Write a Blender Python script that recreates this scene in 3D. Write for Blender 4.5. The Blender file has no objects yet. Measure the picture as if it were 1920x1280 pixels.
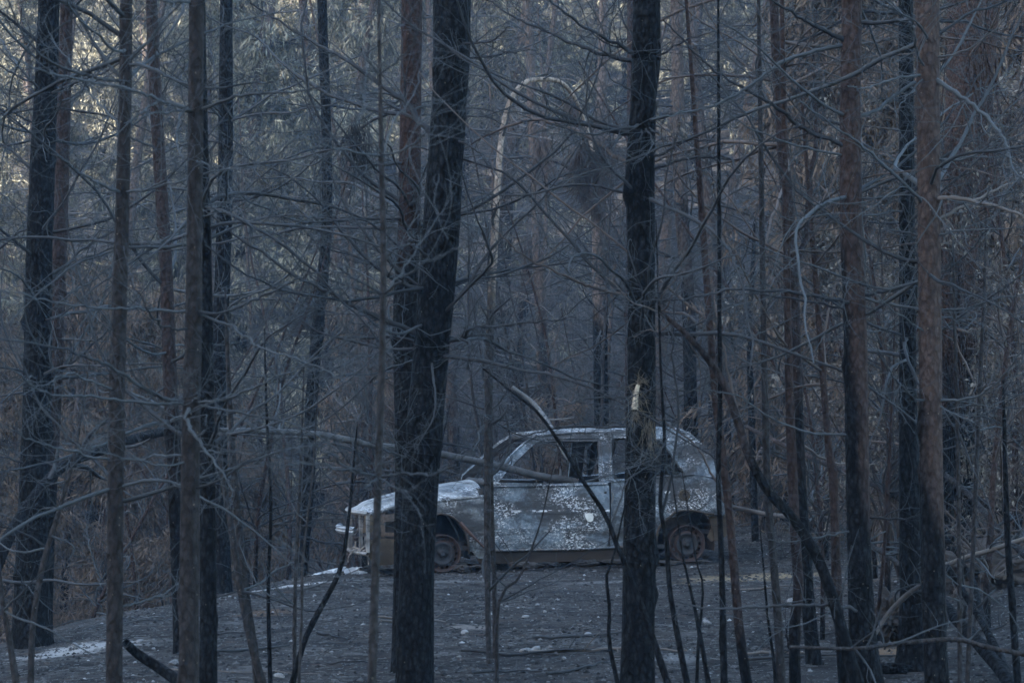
import bpy, bmesh, math, random
import numpy as np
from mathutils import Vector, geometry
R = math.radians
rng = np.random.default_rng(11)
random.seed(11)
sc = bpy.context.scene
col = sc.collection

# ---------------------------------------------------------------- camera
CAMZ, F, PITCH = 1.63, 4675.0, math.atan(120/4675.0)
cam_d = bpy.data.cameras.new("camera"); cam = bpy.data.objects.new("camera", cam_d); col.objects.link(cam)
cam.location = (0, 0, CAMZ); cam.rotation_euler = (R(90)+PITCH, 0, 0)
cam_d.sensor_width = 36; cam_d.lens = 36*F/1920
cam_d.clip_start = 0.1; cam_d.clip_end = 3000
cam_d.dof.use_dof = True; cam_d.dof.focus_distance = 24.0; cam_d.dof.aperture_fstop = 7.1
sc.camera = cam
# ---------------------------------------------------------------- sky, sun, exposure
SUN_EL, SUN_AZ = 14, 225          # sun direction: azimuth clockwise from +Y
w = bpy.data.worlds.new("World"); sc.world = w; w.use_nodes = True
nt = w.node_tree; bg = nt.nodes["Background"]
sky = nt.nodes.new("ShaderNodeTexSky"); sky.sky_type = 'NISHITA'; sky.sun_disc = False
sky.sun_elevation = R(SUN_EL); sky.sun_rotation = R(SUN_AZ)
sky.air_density = 1.0; sky.dust_density = 1.3; sky.ozone_density = 1.3
nt.links.new(sky.outputs[0], bg.inputs[0]); bg.inputs[1].default_value = 0.15
sd = bpy.data.lights.new("sun", 'SUN'); sun = bpy.data.objects.new("sun", sd); col.objects.link(sun)
sd.energy = 4.4; sd.angle = R(.6); sd.color = (1, .95, .88)
_d = Vector((math.sin(R(SUN_AZ))*math.cos(R(SUN_EL)), math.cos(R(SUN_AZ))*math.cos(R(SUN_EL)), math.sin(R(SUN_EL))))
sun.rotation_euler = _d.to_track_quat('Z', 'Y').to_euler()
sc.view_settings.view_transform = 'Standard'; sc.view_settings.look = 'None'
sc.view_settings.exposure = 3.2; sc.view_settings.gamma = 1
sc.cycles.use_denoising = True
sc.cycles.max_bounces = 4; sc.cycles.diffuse_bounces = 2; sc.cycles.glossy_bounces = 2
sc.cycles.volume_bounces = 0; sc.cycles.transparent_max_bounces = 4

# ---------------------------------------------------------------- helpers
cp, sp = math.cos(PITCH), math.sin(PITCH)
def ray(px, py):
    a, b = (px-960)/F, (640-py)/F
    return np.array([a, cp - b*sp, sp + b*cp])
def P(px, py, d):
    r = ray(px, py); return np.array([0, 0, CAMZ]) + r*(d/r[1])
def tag(o, label=None, cat=None, group=None, kind=None):
    if label: o['label'] = label
    if cat: o['category'] = cat
    if group: o['group'] = group
    if kind: o['kind'] = kind
    return o
def empty(name, loc, rz=0):
    o = bpy.data.objects.new(name, None); col.objects.link(o)
    o.location = loc; o.rotation_euler = (0, 0, rz); o.empty_display_size = .2
    return o
def _h(i, j, k):
    n = (i*374761393 + j*668265263 + k*2147483647 + 1274126177) & 0xffffffff
    n = ((n ^ (n >> 13))*1274126177) & 0xffffffff
    n = ((n ^ (n >> 16))*2246822519) & 0xffffffff
    return ((n ^ (n >> 15)) & 0xffff)/65535.0
def vnoise(p):
    p = np.asarray(p, float); f = np.floor(p).astype(np.int64); t = p-f; t = t*t*(3-2*t)
    r = 0
    for a in (0, 1):
        for b in (0, 1):
            for c in (0, 1):
                wgt = (t[..., 0] if a else 1-t[..., 0])*(t[..., 1] if b else 1-t[..., 1])*(t[..., 2] if c else 1-t[..., 2])
                r = r + wgt*_h(f[..., 0]+a, f[..., 1]+b, f[..., 2]+c)
    return r
def fbm(p, o=4):
    p = np.asarray(p, float); s = 0; a = .5
    for i in range(o): s = s + a*(vnoise(p*2**i + 17.3*i)-.5)*2; a *= .5
    return s
def sstep(a, b, x):
    t = np.clip((x-a)/(b-a), 0, 1); return t*t*(3-2*t)

class MB:
    def __init__(s): s.v = []; s.f = []; s.n = 0; s.mi = []
    def add(s, v, f, mi=0):
        v = np.asarray(v, np.float32).reshape(-1, 3); f = np.asarray(f, np.int64)
        s.v.append(v); s.f.append(f + s.n); s.mi.append(np.full(len(f), mi, np.int32)); s.n += len(v)
    def tubes(s, Pt, Rd, sides=3, mi=0, caps=False):
        Pt = np.asarray(Pt, float); Rd = np.asarray(Rd, float)
        n, k, _ = Pt.shape
        T = np.gradient(Pt, axis=1); T /= (np.linalg.norm(T, axis=2, keepdims=True)+1e-9)
        m = Pt[:, -1]-Pt[:, 0]; ref = np.zeros((n, 3)); ref[np.arange(n), np.argmin(np.abs(m), axis=1)] = 1
        A = np.cross(T, ref[:, None, :]); A /= (np.linalg.norm(A, axis=2, keepdims=True)+1e-9)
        B = np.cross(T, A)
        an = np.arange(sides)*2*math.pi/sides
        V = Pt[:, :, None, :] + Rd[:, :, None, None]*(A[:, :, None, :]*np.cos(an)[None, None, :, None] + B[:, :, None, :]*np.sin(an)[None, None, :, None])
        idx = np.arange(n*k*sides).reshape(n, k, sides)
        a = idx[:, :-1]; b = idx[:, 1:]
        q = np.stack([a, np.roll(a, -1, 2), np.roll(b, -1, 2), b], -1).reshape(-1, 4)
        s.add(V.reshape(-1, 3), q, mi)
        if caps:
            for e in (0, k-1):
                for i in range(n):
                    c = Pt[i, e]; ring = V[i, e]
                    f = [[0, 1+j, 1+(j+1) % sides, 1+(j+1) % sides] for j in range(sides)]
                    s.add(np.vstack([c[None], ring]), np.array(f), mi)
    def box(s, c, h, rz=0, mi=0):
        c = np.array(c); x, y, z = h
        v = np.array([[i*x, j*y, k*z] for i in (-1, 1) for j in (-1, 1) for k in (-1, 1)], float)
        cr, sr = math.cos(rz), math.sin(rz)
        v = np.stack([v[:, 0]*cr-v[:, 1]*sr, v[:, 0]*sr+v[:, 1]*cr, v[:, 2]], 1)+c
        s.add(v, [[0, 1, 3, 2], [4, 6, 7, 5], [0, 4, 5, 1], [2, 3, 7, 6], [0, 2, 6, 4], [1, 5, 7, 3]], mi)
    def mesh(s, name, mats, smooth=True, shift=None):
        V = np.concatenate(s.v) if s.v else np.zeros((0, 3), np.float32)
        if shift is not None: V = V - np.asarray(shift, np.float32)
        Fq = np.concatenate([np.hstack([f, np.full((len(f), 4-f.shape[1]), -1)]) for f in s.f]); mi = np.concatenate(s.mi)
        tri = (Fq[:, 3] < 0) | (Fq[:, 3] == Fq[:, 2])
        cnt = np.where(tri, 3, 4); st = np.concatenate([[0], np.cumsum(cnt)[:-1]])
        mask = np.ones(Fq.shape, bool); mask[tri, 3] = False
        me = bpy.data.meshes.new(name)
        me.vertices.add(len(V)); me.vertices.foreach_set('co', V.ravel().astype(np.float32))
        L = Fq[mask].astype(np.int32)
        me.loops.add(len(L)); me.loops.foreach_set('vertex_index', L)
        me.polygons.add(len(Fq)); me.polygons.foreach_set('loop_start', st.astype(np.int32))
        me.polygons.foreach_set('use_smooth', np.full(len(Fq), smooth))
        me.polygons.foreach_set('material_index', mi)
        for m in (mats if isinstance(mats, (list, tuple)) else [mats]): me.materials.append(m)
        me.update(calc_edges=True); me.validate()
        return me
    def obj(s, name, mats, parent=None, smooth=True, shift=None):
        o = bpy.data.objects.new(name, s.mesh(name, mats, smooth, shift)); col.objects.link(o)
        if parent: o.parent = parent
        return o

# ---------------------------------------------------------------- materials
class N:
    def __init__(s, name):
        s.m = bpy.data.materials.new(name); s.m.use_nodes = True; s.t = s.m.node_tree
        s.b = s.t.nodes["Principled BSDF"]; s.b.inputs['Roughness'].default_value = .8
        s.tc = s.t.nodes.new("ShaderNodeTexCoord"); s.geo = s.t.nodes.new("ShaderNodeNewGeometry")
    def n(s, t, **k):
        x = s.t.nodes.new(t)
        for a, b in k.items(): setattr(x, a, b)
        return x
    def put(s, sock, v):
        if isinstance(v, bpy.types.NodeSocket): s.t.links.new(v, sock)
        elif v is not None:
            if hasattr(sock.default_value, '__len__') and len(sock.default_value) == 4 and len(v) == 3: v = (*v, 1)
            sock.default_value = v
    def vec(s, src='Object', scale=(1, 1, 1)):
        mp = s.n("ShaderNodeMapping"); o = s.geo.outputs['Position'] if src == 'World' else s.tc.outputs[src]
        s.t.links.new(o, mp.inputs[0]); mp.inputs['Scale'].default_value = scale; return mp.outputs[0]
    def noise(s, scale, detail=4, src='Object', st=(1, 1, 1), rough=.55, dist=0):
        x = s.n("ShaderNodeTexNoise"); s.t.links.new(s.vec(src, st), x.inputs['Vector'])
        x.inputs['Scale'].default_value = scale; x.inputs['Detail'].default_value = detail
        x.inputs['Roughness'].default_value = rough; x.inputs['Distortion'].default_value = dist
        return x.outputs['Fac']
    def voro(s, scale, src='Object', st=(1, 1, 1), feat='F1'):
        x = s.n("ShaderNodeTexVoronoi", feature=feat); s.t.links.new(s.vec(src, st), x.inputs['Vector'])
        x.inputs['Scale'].default_value = scale; return x
    def math(s, op, a, b=None, c=None, clamp=False):
        x = s.n("ShaderNodeMath", operation=op); x.use_clamp = clamp
        for i, v in enumerate((a, b, c)): s.put(x.inputs[i], v)
        return x.outputs[0]
    def ramp(s, f, a, b):     # smooth 0..1 between a and b
        x = s.n("ShaderNodeMapRange", interpolation_type='SMOOTHSTEP'); s.put(x.inputs[0], f)
        x.inputs[1].default_value = a; x.inputs[2].default_value = b; return x.outputs[0]
    def mix(s, f, a, b):
        x = s.n("ShaderNodeMix", data_type='RGBA'); s.put(x.inputs[0], f); s.put(x.inputs[6], a); s.put(x.inputs[7], b)
        return x.outputs[2]
    def xyz(s, sock):
        x = s.n("ShaderNodeSeparateXYZ"); s.t.links.new(sock, x.inputs[0]); return x.outputs
    def bump(s, h, strength=.5, dist=.02):
        x = s.n("ShaderNodeBump"); s.put(x.inputs['Height'], h); x.inputs['Strength'].default_value = strength
        x.inputs['Distance'].default_value = dist; s.t.links.new(x.outputs[0], s.b.inputs['Normal'])
    def base(s, c, rough=None, spec=None, metal=None):
        s.put(s.b.inputs['Base Color'], c)
        if rough is not None: s.put(s.b.inputs['Roughness'], rough)
        if spec is not None: s.put(s.b.inputs['Specular IOR Level'], spec)
        if metal is not None: s.put(s.b.inputs['Metallic'], metal)
        return s.m

CHAR = (.0015, .0018, .002); CHAR2 = (.016, .0175, .019)
def bark(name, brown=(.075, .05, .04), z0=50, zr=1.0, side=0, fleck=.5, plates=14, low=None):
    m = N(name)
    n1 = m.noise(5, 5, st=(1, 1, .35)); vp = m.voro(plates*2.6, st=(1, 1, .5)); n2 = m.math('ADD', m.math('MULTIPLY', m.noise(75, 4, st=(1, 1, .6), rough=.75), .75), m.math('MULTIPLY_ADD', vp.outputs['Distance'], -.35, .30))
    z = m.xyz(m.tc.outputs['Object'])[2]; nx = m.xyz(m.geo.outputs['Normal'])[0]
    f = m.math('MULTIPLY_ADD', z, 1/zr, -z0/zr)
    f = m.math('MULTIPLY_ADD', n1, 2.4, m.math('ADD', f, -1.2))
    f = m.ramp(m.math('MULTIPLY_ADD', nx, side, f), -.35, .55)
    lo = [tuple(c*.5 for c in low), low] if low else [CHAR, CHAR2]
    char = m.mix(m.ramp(n2, .42, .72), *lo)
    br = m.mix(m.ramp(n2, .3, .75), tuple(c*.55 for c in brown), tuple(c*1.25 for c in brown))
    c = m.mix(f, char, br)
    v = m.voro(75, st=(1, 1, .6))
    rnd = m.xyz(v.outputs['Color'])[0]
    fl = m.math('MULTIPLY', m.math('LESS_THAN', v.outputs['Distance'], .17), m.math('GREATER_THAN', rnd, 1-.07*fleck))
    c = m.mix(fl, c, (.17, .14, .10))
    h = m.math('ADD', m.math('MULTIPLY', vp.outputs['Distance'], .9), m.math('MULTIPLY', m.noise(60, 4, st=(1, 1, .5)), .8))
    m.bump(h, 1.0, .02)
    return m.base(c, .85, .10)
def plain(name, a, b, scale=6, rough=.8, spec=.3, st=(1, 1, 1), bump=.3, src='Object', rnd=.5):
    m = N(name); n1 = m.noise(scale, 5, src, st); n2 = m.noise(scale*9, 3, src, st)
    oi = m.n("ShaderNodeObjectInfo")
    f = m.math('ADD', m.math('MULTIPLY', n1, 1.5), m.math('MULTIPLY_ADD', oi.outputs['Random'], rnd, -.5-rnd*.5+.25))
    c = m.mix(m.ramp(f, .1, .75), a, b)
    if bump: m.bump(n2, bump, .006)
    return m.base(c, rough, spec)
M_char = bark('charred_bark', z0=50, fleck=.25)
M_charbg = bark('charred_bark_far', z0=50, fleck=0)
M_twig = plain('ashen_twig', (.009, .0105, .012), (.050, .055, .058), 1.3)
M_twigd = plain('dark_twig', (.009, .010, .011), (.036, .037, .039), 1.3)
M_twigb = plain('brown_twig', (.035, .027, .023), (.095, .073, .062), 1.5)
M_pale = plain('pale_dead_wood', (.055, .046, .039), (.115, .098, .084), 3)
M_bone = plain('bleached_wood', (.055, .055, .054), (.13, .127, .122), 3)
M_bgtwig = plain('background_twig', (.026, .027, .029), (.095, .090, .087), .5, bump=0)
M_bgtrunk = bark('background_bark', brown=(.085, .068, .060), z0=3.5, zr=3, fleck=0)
def leafmat(name, cols, scale=1.2):
    m = N(name); n1 = m.noise(scale, 4, 'World'); ri = m.geo.outputs['Random Per Island']
    f = m.math('ADD', m.math('MULTIPLY', n1, 1.1), m.math('MULTIPLY_ADD', ri, .6, -.35))
    c = m.mix(m.ramp(f, .1, .5), cols[0], cols[1]); c = m.mix(m.ramp(f, .5, .85), c, cols[2])
    return m.base(c, .75, .25)
M_pole = plain('grey_pole_bark', (.035, .031, .029), (.088, .080, .075), 5, bump=.5)
M_leaf_tan = leafmat('scorched_needles', [(.024, .027, .027), (.095, .092, .072), (.27, .25, .18)], .45)
M_leaf_brown = leafmat('burnt_leaves', [(.03, .026, .022), (.085, .062, .045), (.14, .10, .07)], 1.5)
M_leaf_bush = leafmat('crisped_leaves', [(.025, .022, .019), (.065, .053, .042), (.20, .175, .14)], 2.5)
M_needle = plain('scorched_fibre', (.08, .062, .042), (.22, .175, .12), 30, bump=0)

# ---------------------------------------------------------------- ground
EDGE = np.array([(-6.5, -40), (-5.2, 4), (-4.2, 13), (-3.95, 18), (-3.45, 22.2), (-2.1, 25.9), (-.2, 28.4), (2, 31.3), (3.6, 33.6), (6, 34.6), (12, 34), (60, 34)], float)
def edge_dist(x, y):
    best = np.full(x.shape, 1e9); sg = np.zeros(x.shape)
    for (ax, ay), (bx, by) in zip(EDGE[:-1], EDGE[1:]):
        dx, dy = bx-ax, by-ay; t = np.clip(((x-ax)*dx+(y-ay)*dy)/(dx*dx+dy*dy), 0, 1)
        d = np.hypot(x-ax-t*dx, y-ay-t*dy); c = dx*(y-ay)-dy*(x-ax)
        u = d < best; best = np.where(u, d, best); sg = np.where(u, np.sign(c), sg)
    return best*sg
def ground(x, y, fine=True):
    x = np.asarray(x, float); y = np.asarray(y, float)
    s = edge_dist(x, y)
    z = .025*np.clip(x, -6, 4) - .013
    z = z - .10*sstep(-1.2, .1, s)*sstep(-1, -2.5, x) - 1.9*sstep(-.15, 4.5, s)
    z = z + .35*np.exp(-((x-4.3)**2/1.6+(y-19.5)**2/9)) + .25*sstep(3.6, 6.5, x)*sstep(30, 24, y)
    hill = np.clip(y-42, 0, 118); z = z + .33*hill*sstep(0, 14, hill) + .22*np.clip(np.abs(x)-22, 0, 60)*sstep(10, 50, y)
    # unseen ridge added behind the camera to shade the valley, sparing the left hillside
    sr, ur = (x+y)/1.4142, (x-y)/1.4142
    z = z + (30+34*sstep(-54, -40, ur))*np.exp(-((sr+112)/38)**2)
    p = np.stack([x, y, 0*x], -1)
    z = z + .8*fbm(p*.09, 3)*sstep(30, 55, y)
    if fine: z = z + .035*fbm(p*.9, 3) + .012*fbm(p*6, 3)
    return z
def gz(x, y): return float(ground(np.array([x]), np.array([y]))[0])
def spread(lo, hi, step, far_lo, far_hi):
    a = list(np.arange(lo, hi, step)); s = step; q = hi
    while q < far_hi: a.append(q); s *= 1.22; q += s
    a.append(far_hi); s = step; q = lo
    while q > far_lo: q -= (s := s*1.22); a.insert(0, max(q, far_lo))
    return np.array(sorted(set(a)))
xs = spread(-6, 6.5, .055, -230, 230); ys = spread(11.5, 35, .075, -200, 230)
X, Y = np.meshgrid(xs, ys); Z = ground(X, Y)
idx = np.arange(X.size).reshape(X.shape)
mb = MB(); mb.add(np.stack([X, Y, Z], -1).reshape(-1, 3), np.stack([idx[:-1, :-1], idx[:-1, 1:], idx[1:, 1:], idx[1:, :-1]], -1).reshape(-1, 4))
m = N('burnt_ground')
n1 = m.noise(.9, 5, 'World'); n2 = m.noise(11, 8, 'World', rough=.78); n3 = m.noise(70, 3, 'World')
c = m.mix(m.ramp(n1, .35, .65), (.013, .012, .0112), (.041, .0365, .0335))
c = m.mix(m.ramp(n2, .42, .68), c, (.072, .066, .062))
c = m.mix(m.ramp(m.noise(2.6, 4, 'World'), .6, .75), c, (.055, .040, .032))
c = m.mix(m.math('MULTIPLY', m.ramp(m.noise(3.8, 6, 'World', st=(1, .6, 1), rough=.7), .52, .62), .75), c, (.011, .010, .0095))
c = m.mix(m.math('MULTIPLY', m.ramp(m.noise(1.9, 6, 'World', st=(.7, 1, 1), rough=.72), .56, .66), .7), c, (.115, .108, .102))
c = m.mix(m.math('MULTIPLY', m.ramp(m.noise(5.2, 5, 'World', rough=.7), .58, .68), .6), c, (.075, .046, .032))
def patch(c, px, py, rx, ry, colr, thr=.45):
    d = (1.63/((py-760)/F)); x = (px-960)/F*d
    mp = m.n("ShaderNodeMapping"); m.t.links.new(m.geo.outputs['Position'], mp.inputs[0])
    mp.inputs['Location'].default_value = (-x/rx, -d/ry, 0); mp.inputs['Scale'].default_value = (1/rx, 1/ry, 0)
    ln = m.n("ShaderNodeVectorMath", operation='LENGTH'); m.t.links.new(mp.outputs[0], ln.inputs[0])
    f = m.math('SUBTRACT', 1, ln.outputs['Value'])
    f = m.math('MULTIPLY_ADD', m.noise(9, 5, 'World', rough=.7, st=(.5, 1, 1)), 1.6, m.math('ADD', f, -1.0))
    return m.mix(m.ramp(f, 0.05, .5), c, colr)
for a in [(150, 1185, .75, .9, (.30, .285, .27)), (560, 1078, .8, .35, (.40, .39, .38)), (1420, 1092, 1.15, 1.0, (.22, .165, .10)), (1640, 1075, .5, .6, (.17, .13, .085)),
          (1690, 1235, .45, .5, (.16, .10, .06)), (880, 1168, .35, .35, (.16, .14, .125)), (500, 1130, .4, .6, (.08, .05, .032)), (800, 1085, .9, .3, (.12, .115, .11)), (1150, 1090, .8, .25, (.13, .125, .12)),
          (1270, 1240, .35, .5, (.14, .135, .13)), (1800, 1010, .6, 1.2, (.14, .125, .115))]:
    c = patch(c, *a)
vv = m.voro(42, 'World'); rr = m.xyz(vv.outputs['Color'])[0]
c = m.mix(m.math('MULTIPLY', m.math('LESS_THAN', vv.outputs['Distance'], .28), m.math('GREATER_THAN', m.math('MULTIPLY_ADD', n1, .5, rr), 1.12)), c, (.20, .2, .2))
m.bump(m.math('ADD', m.math('MULTIPLY', n2, .9), m.math('MULTIPLY', n3, .6)), .9, .05)
M_ground = m.base(c, .95, .1)
tag(mb.obj('ground', M_ground), kind='structure')

# ---------------------------------------------------------------- branch growing
UP = np.array([0, 0, 1.0])
def unit(v): return v/(np.linalg.norm(v, axis=-1, keepdims=True)+1e-9)
def grow(P0, D0, L, k=6, up=.0, wander=.18, curl=.25, g=rng):
    n = len(P0); D = unit(D0.copy()); C = g.normal(0, curl, (n, 3)); pts = [P0]; st = (L/(k-1))[:, None]
    upv = up if np.ndim(up) else np.full(n, up)
    for i in range(1, k):
        D = unit(D + C/(k-1)*2 + g.normal(0, wander, (n, 3)) + UP*(upv/(k-1))[:, None]*(.4+1.4*i/k))
        pts.append(pts[-1] + D*st)
    return np.stack(pts, 1)
def side_shoots(Pl, Rl, per, lo=.15, hi=1.0, ang=(35, 75), length=(.2, .7), plen=None, k=5, up=.3, wander=.15, curl=.5, flat=.5, g=rng, rr=.55, rmin=.0015):
    n, kk, _ = Pl.shape; m_ = n*per
    pi = np.repeat(np.arange(n), per); t = g.uniform(lo, hi, m_)
    u = t*(kk-1); i = np.minimum(u.astype(int), kk-2); fr = (u-i)[:, None]
    pos = Pl[pi, i]*(1-fr)+Pl[pi, i+1]*fr; tan = unit(Pl[pi, i+1]-Pl[pi, i])
    rad = Rl[pi, i]*(1-fr[:, 0])+Rl[pi, i+1]*fr[:, 0]
    rv = g.normal(0, 1, (m_, 3)); rv[:, 2] *= flat
    pe = unit(rv - (rv*tan).sum(1, keepdims=True)*tan)
    a = np.radians(g.uniform(*ang, m_))[:, None]
    L = g.uniform(*length, m_)*(1.15-t)
    if plen is not None: L = L*plen[pi]
    Q = grow(pos, tan*np.cos(a)+pe*np.sin(a), L, k, up, wander, curl, g)
    r0 = np.maximum(rad*rr, rmin); Rq = r0[:, None]*np.linspace(1, .45, k)[None]
    return Q, np.maximum(Rq, rmin*.7), L
def smooth_line(pts, k):
    pts = np.asarray(pts, float); n = len(pts)
    if n < 3: t = np.linspace(0, 1, k)[:, None]; return pts[0]*(1-t)+pts[-1]*t
    seg = np.linalg.norm(np.diff(pts, axis=0), axis=1); s = np.concatenate([[0], np.cumsum(seg)]); s /= s[-1]
    q = np.vstack([2*pts[0]-pts[1], pts, 2*pts[-1]-pts[-2]]); out = []
    for t in np.linspace(0, 1, k):
        i = min(np.searchsorted(s, t, 'right')-1, n-2); u = (t-s[i])/(s[i+1]-s[i]+1e-9)
        a, b, c_, d = q[i], q[i+1], q[i+2], q[i+3]
        out.append(.5*((2*b)+(c_-a)*u+(2*a-5*b+4*c_-d)*u*u+(3*b-a-3*c_+d)*u**3))
    return np.array(out)
def add_branch_mesh(line, rad, mat, parent, shift, twigs=8, tl=(.25, .7), sub=3, name='branch', sides=7, up=.35, twmat=None, g=rng, ang=(30, 70)):
    """one branch with its side twigs, as one mesh"""
    b = MB(); line = np.asarray(line)[None]; rad = np.asarray(rad)[None]
    b.tubes(line, rad, sides)
    if twigs:
        twigs = int(twigs*1.5)
        Q, Rq, L = side_shoots(line, rad, twigs, .12, 1, ang, tl, None, 11, up, .13, .45, .6, g, .36)
        b.tubes(Q, Rq, 5, 1)
        if sub:
            Q2, R2, _ = side_shoots(Q, Rq, sub, .2, 1, (30, 65), (.35, .8), L, 6, .25, .2, .7, .8, g, .62, .0012)
            b.tubes(Q2, R2, 3, 1)
    return b.obj(name, [mat, twmat or mat], parent, True, shift)

def trunk_mesh(line, rad, mat, parent, shift, sides=26, rough=.05, name='trunk', flare=0, seed=0, knots=0):
    line = np.asarray(line, float); k = len(line)
    an = np.arange(sides)*2*math.pi/sides
    T = unit(np.gradient(line, axis=0)); A = unit(np.cross(T, np.array([0, 1.0, 0.]))); B = np.cross(T, A)
    s = np.concatenate([[0], np.cumsum(np.linalg.norm(np.diff(line, axis=0), axis=1))])
    pn = np.stack([np.cos(an)[None]*1.6+0*s[:, None], np.sin(an)[None]*1.6+0*s[:, None], s[:, None]*1.3+0*an[None]], -1)+seed*7.1
    pn2 = pn*np.array([4.5, 4.5, 5.0])
    rr = rad[:, None]*(1+rough*1.4*fbm(pn, 3)+rough*1.1*fbm(pn2, 2))
    if flare: rr = rr*(1+flare*np.exp(-s/.16)[:, None]*(1+.6*np.cos(3*an+seed)[None]))
    for q in range(knots):
        zz = rng.uniform(.4, 4); aa = rng.uniform(0, 6.28)
        rr = rr+rad[:, None]*.35*np.exp(-((s-zz)/.05)**2)[:, None]*np.exp(-((np.angle(np.exp(1j*(an-aa))))/.4)**2)[None]
    V = line[:, None]+A[:, None]*(np.cos(an)[None]*rr)[..., None]+B[:, None]*(np.sin(an)[None]*rr)[..., None]
    idx = np.arange(k*sides).reshape(k, sides); a, b = idx[:-1], idx[1:]
    mbk = MB(); mbk.add(V.reshape(-1, 3), np.stack([a, np.roll(a, -1, 1), np.roll(b, -1, 1), b], -1).reshape(-1, 4))
    mbk.add(np.vstack([line[-1:], V[-1]]), np.array([[0, 1+j, 1+(j+1) % sides, 1+(j+1) % sides] for j in range(sides)]))
    return mbk.obj(name, mat, parent, True, shift)

HERO = {}
def hero(name, label, cat, trace, d, mat, top=9, branches=(), nproc=24, blen=(.8, 2.2), zr=(1.2, 5.6), tw=None, bm=None, base=None, rough=.05, flare=.4, seed=1, tipr=.35, twigs=9, sub=3, droop=0, elev=(-15, 35), group=None, d_top=None):
    """tree whose trunk is traced in (px, py, width px) at depth d, taken down to the ground and up to its top"""
    tr = sorted(trace, key=lambda t: -t[1]); pts = []; ws = []
    for px, py, wd in tr:
        pts.append(P(px, py, d)); ws.append(wd/F*d/2)
    pts = np.array(pts); ws = np.array(ws)
    gz0 = gz(pts[0][0], d)
    dirb = (pts[1]-pts[0])/(pts[1][2]-pts[0][2])
    if pts[0][2] > gz0+.02: 
        pts = np.vstack([pts[0]+dirb*(gz0-.12-pts[0][2]), pts]); ws = np.concatenate([[ws[0]*1.04], ws])
    else: pts[0][2] = gz0-.12
    if top > pts[-1][2]+.3:
        dirt = (pts[-1]-pts[-2])/(pts[-1][2]-pts[-2][2]); dirt[:2] *= .6
        for f_ in (.33, .66, 1):
            pts = np.vstack([pts, pts[-1]+dirt*(top-pts[-1][2])*(f_ if f_ == 1 else .4)]); ws = np.concatenate([ws, [ws[-1]*(1-.62*f_*.6)]])
    order = pts[:, 2]; L = order[-1]-order[0]; k = max(12, int(L/.07))
    line = smooth_line(pts, k)
    rad = np.interp(line[:, 2], pts[:, 2], ws)
    root = empty(name, line[0]+np.array([0, 0, .1])); loc = np.array(root.location)
    tag(root, label, cat, group)
    trunk_mesh(line, rad, mat, root, loc, rough=rough, flare=flare, seed=seed, knots=6)
    tw = tw or M_twig; bm = bm or tw
    g = np.random.default_rng(seed*13+5)
    for b in branches:
        pp, w0 = b[0], b[1]; dd = b[2] if len(b) > 2 else g.uniform(-.7, .5); mt = b[3] if len(b) > 3 else bm
        n = len(pp); q = [P(x, y, d+dd*(i/(n-1))**1.2) for i, (x, y) in enumerate(pp)]
        # start the branch on the trunk axis
        i0 = np.argmin(np.abs(line[:, 2]-q[0][2])); 
        if abs(line[i0][0]-q[0][0]) < .35: q[0] = line[i0].copy()
        ln = smooth_line(q, 7*n); tt = np.arange(len(ln))*.55+seed*3.1; fade = np.minimum(1, np.arange(len(ln))/6)[:, None]
        ln = ln+fade*np.stack([fbm(np.stack([tt, tt*0+k_*7.7, tt*0+q[1][2]*5], 1), 2) for k_ in range(3)], 1)*.019; ll = np.linalg.norm(ln[-1]-ln[0])
        rd = w0*.80/F*d/2*np.linspace(1.05, .30, len(ln))*(1+.22*g.random(len(ln)))
        add_branch_mesh(ln, rd, mt, root, loc, int(5+ll*4), (.25, .75), sub, twmat=tw, g=g)
    # further limbs all round the trunk
    if nproc:
        zs = np.sort(g.uniform(zr[0], zr[1], max(2, nproc//3)))
        nproc = int(nproc*1.1)
        for j in range(nproc):
            z = zs[j % len(zs)]+g.normal(0, .03); i0 = np.argmin(np.abs(line[:, 2]-z)); p0 = line[i0]
            az = g.uniform(0, 2*math.pi); el = R(g.uniform(*elev)); Lb = g.uniform(*blen)*(1 if z < top*.6 else .7)
            D0 = np.array([[math.cos(az)*math.cos(el), math.sin(az)*math.cos(el), math.sin(el)]])
            ln = grow(p0[None], D0, np.array([Lb]), 16, g.uniform(-.5, .9), .11, .3, g)[0]
            r0 = min(rad[i0]*.36, .003+.0036*Lb)
            add_branch_mesh(ln, r0*np.linspace(1.15, .3, 16)*(1+.3*g.random(16)), bm, root, loc, twigs, (.2, .65), sub, twmat=tw, g=g)
    HERO[name+str(seed)] = (root, line, rad)
    return root, line, rad, loc

# ---------------------------------------------------------------- the near trees, left to right
B_red = bark('reddish_bark', (.034, .0245, .0225), z0=1.5, zr=1.3, fleck=.6)
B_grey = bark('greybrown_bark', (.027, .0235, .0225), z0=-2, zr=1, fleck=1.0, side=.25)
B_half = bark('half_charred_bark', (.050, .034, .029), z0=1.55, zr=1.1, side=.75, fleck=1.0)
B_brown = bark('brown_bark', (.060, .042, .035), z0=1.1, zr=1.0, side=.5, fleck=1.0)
B_string = bark('stringy_bark', (.062, .040, .032), z0=1.6, zr=1.5, fleck=.4, plates=26)
B_sap = bark('sapling_bark', (.034, .031, .030), z0=-3, zr=1, fleck=.4)
B_sapred = bark('reddish_sapling_bark', (.044, .030, .026), z0=.4, zr=1, fleck=1.0)
B_tan = bark('tan_bark', (.30, .235, .185), z0=2.6, zr=.7, fleck=.2, low=(.050, .046, .045))

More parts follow.
